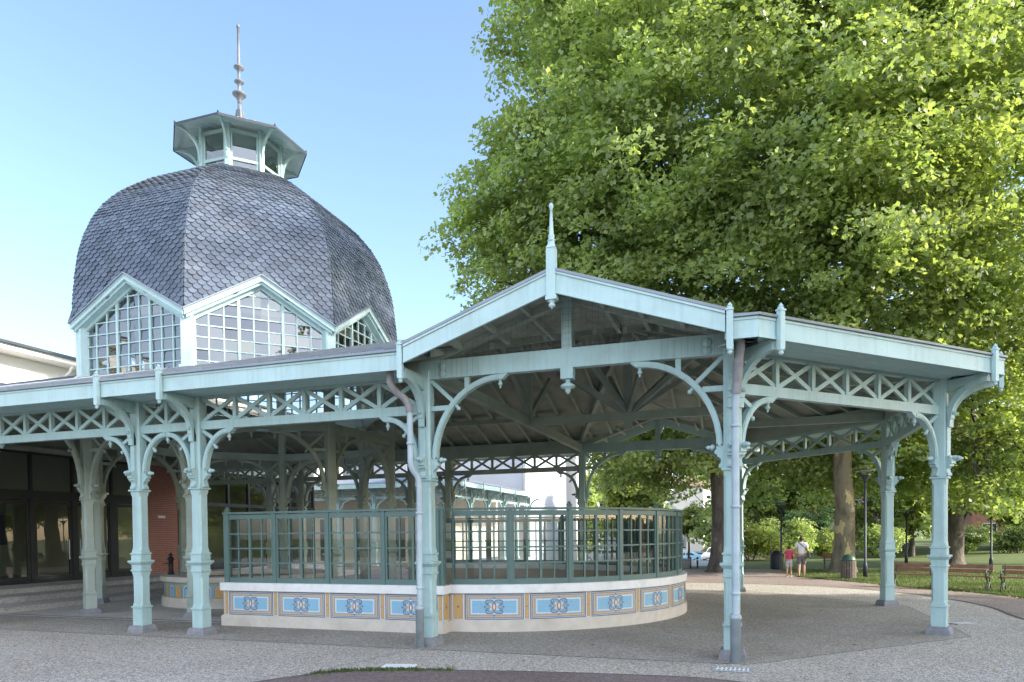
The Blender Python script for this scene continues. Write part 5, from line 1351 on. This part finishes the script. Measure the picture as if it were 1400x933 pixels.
bicycle(33.2,60,R(20),'pale bicycle parked by the fence between the two right hand columns')
bicycle(37.5,61,R(-15),'pale bicycle parked on the far lawn right of the right front column')
bicycle(22.6,57,R(60),'bicycle leaning in front of the dark hedge left of the rear right column')
# sign and bollards by the car park
x, y = cw(9.35,39); t = empty('notice_sign', (x,y,0), 'small white sign board on a post in front of the blue car', 'sign', R(-18))
b = MB(); b.tube([(.12,0.03,0),(.12,0.03,1.66)], .03, 8); b.build('post', M['steel'], t)
b = MB(); b.box(-.36,.36,-.02,0,.95,1.66); pl = b.build('board', M['plate'], t)
b = MB()
for z, a, c, h in ((1.54,-.30,-.10,.03),(1.50,-.30,-.16,.02),(1.42,.02,.26,.02),(1.36,-.28,.20,.015),(1.28,-.28,.24,.015),(1.2,.08,.2,.06),(1.06,-.30,.30,.035)): b.box(a,c,-.024,-.0205,z-h,z+h)
b.build('lettering', M['sign_blue'], pl)
for k, (x, y) in enumerate(((-.02,20.63),(.34,20.67))):
    t = empty('bollard', (x,y,0), ('dark metal bollard in front of the blue car','dark metal bollard beside the young street tree')[k], 'bollard', 0, 'bollards at the edge of the car park')
    b = MB(); b.lathe((0,0,0), [(.075,0),(.075,.02),(.05,.03),(.05,.50),(.065,.505),(.065,.54),(.05,.545),(.045,.58),(.02,.60)], 12); b.build('shaft', M['lamp'], t)
    b = MB(); b.lathe((0,0,.42), [(.052,0),(.052,.05)], 12); b.build('ring', M['plate'], t)
x, y = cw(9.0,37.2)
t = empty('stone_planter', (x,y,0), 'dark low planter box at the edge of the car park beside the sign', 'planter', R(-18))
b = MB(); b.loft((0,0), R(45), [(0,.30,.02),(.42,.36,.02),(.43,.39,.02),(.5,.39,.02),(.5,.33,.02),(.44,.33,.02)]); b.build('box', M['plinth'], t)
b = MB(); b.loft((0,0), R(45), [(.40,.32,.02),(.46,.32,.02)]); b.build('soil', M['bark_dark'], t)

# ================================================================ CARS
def car(X, Y, rz, paint, label, van=False):
    x, y = cw(X,Y); t = empty('parked_car', (x,y,gz(X,Y)), label, 'car' if not van else 'van', rz, 'cars in the car park')
    Lh, W, H = (2.05,.86,1.46) if not van else (2.2,.90,1.85)
    if van: prof = [(-2.2,.35),(-2.2,1.0),(-2.15,1.7),(-2.0,1.83),(.75,1.85),(1.25,1.25),(2.0,1.05),(2.2,.8),(2.2,.35)]
    else: prof = [(-2.05,.35),(-2.05,.85),(-1.9,.98),(-1.35,1.05),(-.85,1.40),(-.3,1.46),(.35,1.42),(1.05,1.02),(1.75,.92),(2.0,.75),(2.05,.35)]
    def tap(z): return W if z < .95 else W - (z-.95)*.34
    b = MB(); n = len(prof); vs = []
    for s in (-1,1):
        for px, pz in prof: vs.append((px, s*tap(pz), pz))
        for px, pz in prof: pass
    b.add(vs, [list(range(n)), list(range(2*n-1,n-1,-1))] + [(i, (i+1)%n, (i+1)%n+n, i+n) for i in range(n)])
    body = b.build('body', M[paint], t)
    bv = body.modifiers.new('bevel','BEVEL'); bv.width = .06; bv.segments = 3; bv.limit_method = 'ANGLE'
    for s in (-1,1):
        side = [(-1.25,1.03),(-.82,1.33),(-.1,1.36),(-.1,1.02)] if not van else [(-1.9,1.1),(-1.85,1.65),(-.6,1.68),(-.6,1.1)]
        s2 = [(0,1.02),(0,1.36),(.34,1.34),(.92,1.02)] if not van else [(-.45,1.1),(-.45,1.68),(.68,1.68),(1.12,1.15)]
        for q in (side, s2):
            b = MB(); b.add([(px, s*(tap(pz)+.012), pz) for px, pz in q], [list(range(4)) if s < 0 else [3,2,1,0]]); b.build('window', M['window_dark'], t)
    for q in ((( .42,1.37),(1.0,1.05)),((-.92,1.36),(-1.36,1.07))) if not van else (((.80,1.78),(1.22,1.29)),((-2.19,1.6),(-2.22,1.15))):
        (xa,za),(xb,zb) = q; ox = .03 if xa > 0 else -.03
        b = MB(); b.add([(xa+ox,-tap(za)+.08,za+.01),(xa+ox,tap(za)-.08,za+.01),(xb+ox,tap(zb)-.06,zb+.01),(xb+ox,-tap(zb)+.06,zb+.01)], [(0,1,2,3)]); b.build('windscreen', M['window_dark'], t)
    for xx in (-1.28,1.28):
        for s in (-1,1):
            b = MB(); b.lathe((xx,s*(W-.19),.31), [(.05,0),(.29,.0),(.31,.02),(.31,.18),(.29,.20),(.20,.205)], 18, 0, (0,s,0)); w = b.build('wheel', M['tyre'], t)
            b = MB(); b.lathe((xx,s*(W-.19),.31), [(.19,.19),(.19,.212),(.05,.222)], 14, 0, (0,s,0)); b.build('rim', M['rim'], w)
    for s in (-1,1):
        b = MB(); xf = prof[-2][0]; b.box(xf-.10,xf+.02,s*.62-.17,s*.62+.17,.66,.80); b.build('headlight', M['lens'], t)
        b = MB(); b.box(-Lh-.02,-Lh+.08,s*.66-.12,s*.66+.12,.72,.90); b.build('tail_light', M['car_red'], t)
    b = MB(); b.box(Lh-.02,Lh+.035,-.75,.75,.36,.52); b.box(Lh+.0,Lh+.03,-.35,.35,.56,.66); b.build('bumper', M['black'], t)
    b = MB(); b.box(Lh+.036,Lh+.046,-.26,.26,.40,.50); b.build('number_plate', M['plate'], t)
car(22.9,92,R(172),'car_blue','light blue parked car nearest the sign board')
car(25.4,94,R(-118),'car_silver','silver parked car between the young tree and the dark plane trunk')
car(25.6,88,R(-112),'car_white','white parked van half hidden by the dark plane trunk',True)
car(26.0,106,R(172),'car_red','orange red parked car in the row behind the light blue car')
car(28.5,116,R(170),'car_white','white parked car at the back of the car park')
car(9.6,74,R(175),'car_silver','silver parked car seen through the glazed enclosure')
car(15.0,84,R(175),'car_blue','blue parked car behind the glazed enclosure')

# ================================================================ PEOPLE
def skin(name, verts, edges, radii, mat, parent, root=0, lev=2):
    me = bpy.data.meshes.new(name); me.from_pydata(verts, edges, []); ob = bpy.data.objects.new(name, me); col.objects.link(ob)
    bpy.context.view_layer.objects.active = ob
    md = ob.modifiers.new('skin','SKIN'); md.use_smooth_shade = True
    if not me.skin_vertices:
        bm = bmesh.new(); bm.from_mesh(me); bm.verts.layers.skin.verify(); bm.to_mesh(me); bm.free()
    for i, sv in enumerate(me.skin_vertices[0].data):
        r = radii[i]; sv.radius = r if isinstance(r, tuple) else (r, r); sv.use_root = (i == root)
    ss = ob.modifiers.new('sub','SUBSURF'); ss.levels = lev; ss.render_levels = lev
    dg = bpy.context.evaluated_depsgraph_get(); me2 = bpy.data.meshes.new_from_object(ob.evaluated_get(dg)); me2.name = name
    ob.modifiers.clear(); ob.data = me2; me2.materials.append(mat)
    for p in me2.polygons: p.use_smooth = True
    ob.parent = parent; return ob
def person(x, y, rz, h, label, top, low, child=False, stride=.16, bag=False):
    t = empty('person', (x,y,0), label, 'person', rz); k = h/1.66
    hw = .085; sh = .175 if not child else .165
    S = lambda a: [(q[0]*k, q[1]*k, q[2]*k) for q in a]
    V = [(0,0,.90),(0,0,1.06),(0,.01,1.22),(0,.01,1.36),(0,.02,1.43),(0,.035,1.50),(0,.03,1.58),(0,.02,1.645)]
    E_ = [(i,i+1) for i in range(7)]; RR = [(.135,.10),(.115,.085),(.13,.09),(.11,.08),(.05,.05),(.066,.078),(.076,.088),(.04,.045)]
    def add(pts, rr, frm):
        p = frm
        for q, r in zip(pts, rr): V.append(q); RR.append(r); E_.append((p, len(V)-1)); p = len(V)-1
        return p
    for s in (-1,1):
        f = s*stride
        add([(s*hw,0,.84),(s*hw,f*.45,.48),(s*hw,f*.75-.03,.27),(s*hw,f-.04,.07),(s*hw,f-.02,.035),(s*hw,f+.13,.025)], [.085,.058,.056,.036,.038,.028], 0)
    hands = []
    for s in (-1,1):
        sw = -s*stride*.35
        if child and s > 0: pts = [(s*sh,.01,1.36),(s*(sh+.05),.02,1.12),(s*(sh+.12),.06,1.05),(s*(sh+.18),.08,1.08)]
        elif not child and s < 0: pts = [(s*sh,.01,1.36),(s*(sh+.06),.02,1.09),(s*(sh+.10),.05,.88),(s*(sh+.12),.06,.82)]
        else: pts = [(s*sh,.01,1.36),(s*(sh+.06),sw*.3,1.09),(s*(sh+.07),sw+.04,.87),(s*(sh+.07),sw+.05,.80)]
        e = add(pts, [.058,.043,.032,.030], 3); hands.append((Vector(pts[-1]), Vector(pts[-1])-Vector(pts[-2]), s, e))
    for hp, hd, s, e in hands:
        hd.normalize(); sd = Vector((0,1,0))
        for q in range(4):
            o_ = sd*(.021*(q-1.5)); l = (.055,.065,.062,.048)[q]
            add([tuple(hp+o_+hd*.035), tuple(hp+o_+hd*(.035+l*.6)+Vector((-s*.008,0,0))), tuple(hp+o_+hd*(.035+l)+Vector((-s*.022,0,0)))], [.0095,.0085,.0075], e)
        add([tuple(hp+sd*.035+hd*.01), tuple(hp+sd*.05+hd*.035)], [.0105,.009], e)
    body = skin('body', S(V), E_, [(r[0]*k,r[1]*k) if isinstance(r, tuple) else r*k for r in RR], M['skin'], t)
    # shirt: torso with short sleeves
    SV = [(0,0,.90),(0,0,1.06),(0,.01,1.22),(0,.01,1.37),(0,.018,1.425)]; SE = [(0,1),(1,2),(2,3),(3,4)]; SR = [(.162,.122),(.140,.108),(.150,.112),(.128,.10),(.062,.062)]
    for s in (-1,1):
        SV += [(s*sh,.01,1.37),(s*(sh+.045),.015,1.20)]; SR += [.078,.068]; SE += [(3,len(SV)-2),(len(SV)-2,len(SV)-1)]
    skin('shirt', S(SV), SE, [(r[0]*k,r[1]*k) if isinstance(r, tuple) else r*k for r in SR], M[top], t)
    HV = [(0,0,.93),(0,0,.86)]; HE = [(0,1)]; HR = [(.158,.125),(.16,.125)]
    for s in (-1,1):
        f = s*stride; HV += [(s*hw,f*.08,.78),(s*hw,f*.40,.50)]; HR += [.105,.092]; HE += [(1,len(HV)-2),(len(HV)-2,len(HV)-1)]
    skin('shorts', S(HV), HE, [(r[0]*k,r[1]*k) if isinstance(r, tuple) else r*k for r in HR], M[low], t)
    b = MB(); b.lathe((0,.01*k,1.50*k), [(.03*k,-.01*k),(.075*k,.02*k),(.096*k,.07*k),(.094*k,.11*k),(.07*k,.155*k),(.02*k,.178*k)], 14)
    if not child: b.lathe((0,-.075*k,1.585*k), [(.01,-.055*k),(.045*k,-.03*k),(.055*k,0),(.04*k,.035*k),(.01,.05*k)], 10)
    hr = b.build('hair', M['hair'], t)
    b = MB()
    for s in (-1,1): b.lathe((s*.032*k,.112*k,1.565*k), [(.004,-.006),(.012*k,0),(.004,.006)], 8, 0, (0,1,0))
    b.build('eyes', M['hair'], t)
    b = MB()
    for s in (-1,1):
        f = s*stride; b.obox((s*hw*k,(f+.03)*k), 0, -.045*k,.045*k,-.11*k,.13*k,0,.05*k)
    b.build('shoes', M['plate'] if child else M['black'], t)
    return t, k
xw, yw = 4.99,14.15
fa = R(-9)
person(xw, yw, fa, 1.68, 'woman seen from behind in a white T-shirt and dark shorts, walking with a shoulder bag', 'white_cloth', 'grey_cloth')
xc, yc_ = 4.50,14.10
person(xc, yc_, fa, 1.30, 'small child seen from behind in a crimson T-shirt and pale shorts, walking beside the woman', 'pink_cloth', 'pale_cloth', True, .11)
t = empty('shoulder_bag', (xw,yw,0), 'dark shoulder bag hanging at the right hip of the woman in white', 'bag', fa)
b = MB(); b.loft((.27,-.02), R(8), [(.80,.04,.02),(.82,.13,.04),(1.02,.12,.04),(1.10,.05,.02)]); b.v = [(.27+(x-.27)*.55, y, z) for x, y, z in b.v]; b.build('pouch', M['bag'], t)
b = MB(); b.tube([(.26,-.03,1.08),(.17,-.135,1.22),(.0,-.125,1.36),(-.12,-.06,1.46),(-.13,.06,1.45),(.02,.14,1.30),(.20,.12,1.12),(.27,.02,1.08)], .014, 6); b.build('strap', M['bag'], t)

# ================================================================ LIGHT, SKY, CAMERA
SUN_AZ, SUN_EL = R(4), R(28)       # azimuth counted from +x towards +y
w = bpy.data.worlds.new('World'); scene.world = w; w.use_nodes = True
nt = w.node_tree; nt.nodes.clear()
out = nt.nodes.new('ShaderNodeOutputWorld'); bg = nt.nodes.new('ShaderNodeBackground'); sk = nt.nodes.new('ShaderNodeTexSky')
sk.sky_type = 'NISHITA'; sk.sun_disc = False; sk.sun_elevation = SUN_EL; sk.sun_rotation = math.pi/2 - SUN_AZ
sk.altitude = 200; sk.air_density = 1.0; sk.dust_density = 2.1; sk.ozone_density = 2.1
# bright haze added to the unseen sky behind the viewer, as fill light
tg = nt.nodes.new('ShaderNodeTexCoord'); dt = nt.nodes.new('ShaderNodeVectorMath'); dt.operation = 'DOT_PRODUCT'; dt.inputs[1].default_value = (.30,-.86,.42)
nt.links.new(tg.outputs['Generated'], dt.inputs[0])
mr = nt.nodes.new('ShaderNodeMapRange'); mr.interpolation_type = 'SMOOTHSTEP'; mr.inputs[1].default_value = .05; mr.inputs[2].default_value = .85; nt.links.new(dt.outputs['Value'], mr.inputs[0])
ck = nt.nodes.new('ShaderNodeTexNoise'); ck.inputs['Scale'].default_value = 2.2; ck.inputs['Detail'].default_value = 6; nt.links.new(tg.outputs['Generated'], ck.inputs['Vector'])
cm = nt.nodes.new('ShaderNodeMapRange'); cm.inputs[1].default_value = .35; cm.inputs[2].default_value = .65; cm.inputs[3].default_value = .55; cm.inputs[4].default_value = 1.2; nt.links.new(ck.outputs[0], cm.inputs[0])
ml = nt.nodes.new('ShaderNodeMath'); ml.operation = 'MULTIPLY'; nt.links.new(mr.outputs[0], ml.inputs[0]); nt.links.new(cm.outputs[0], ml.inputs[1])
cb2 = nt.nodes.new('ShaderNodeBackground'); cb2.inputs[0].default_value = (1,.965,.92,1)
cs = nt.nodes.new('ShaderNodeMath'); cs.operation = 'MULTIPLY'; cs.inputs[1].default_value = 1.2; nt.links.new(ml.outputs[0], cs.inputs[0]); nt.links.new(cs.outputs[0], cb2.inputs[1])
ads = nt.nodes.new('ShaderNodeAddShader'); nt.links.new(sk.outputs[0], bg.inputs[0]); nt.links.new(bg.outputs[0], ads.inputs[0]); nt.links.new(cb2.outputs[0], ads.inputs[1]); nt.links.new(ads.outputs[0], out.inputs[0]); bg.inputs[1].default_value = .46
sd = bpy.data.lights.new('sun', 'SUN'); sd.energy = 9.5; sd.angle = R(.53); sd.color = (1,.94,.83)
so = bpy.data.objects.new('sun', sd); col.objects.link(so)
dv = Vector((math.cos(SUN_AZ)*math.cos(SUN_EL), math.sin(SUN_AZ)*math.cos(SUN_EL), math.sin(SUN_EL)))
so.rotation_euler = dv.to_track_quat('Z','Y').to_euler(); so.location = (30,30,40)

cam = bpy.data.cameras.new('camera'); co = bpy.data.objects.new('camera', cam); col.objects.link(co); scene.camera = co
F_, CY_, PT, RO, TH = 959.78, 748.53, -.0215, -.0102, -.3224
cp, sp, cr, sr, ct, st_ = math.cos(PT), math.sin(PT), math.cos(RO), math.sin(RO), math.cos(TH), math.sin(TH)
fwd = Vector((0,cp,sp)); upc = Vector((0,-sp,cp)); X_ = Vector((1,0,0))
right = X_*cr + upc*sr; up = X_*(-sr) + upc*cr
def loc(v): return Vector((v.x*ct+v.y*st_, -v.x*st_+v.y*ct, v.z))
right, up, fwd = loc(right), loc(up), loc(fwd)
m = Matrix.Identity(4)
for i in range(3): m[i][0] = right[i]; m[i][1] = up[i]; m[i][2] = -fwd[i]
m[0][3], m[1][3], m[2][3] = 2.79824, -17.62434, 2.0
co.matrix_world = m
cam.sensor_width = 36; cam.sensor_fit = 'HORIZONTAL'; cam.lens = F_/1400*36; cam.shift_y = (CY_-466.5)/1400; cam.clip_end = 1500; cam.clip_start = .05
scene.view_settings.view_transform = 'Standard'; scene.view_settings.look = 'None'; scene.view_settings.exposure = 0; scene.view_settings.gamma = 1
scene.render.engine = 'CYCLES'
cy = scene.cycles; cy.use_denoising = True; cy.max_bounces = 10; cy.transparent_max_bounces = 24; cy.diffuse_bounces = 5; cy.glossy_bounces = 4; cy.transmission_bounces = 6
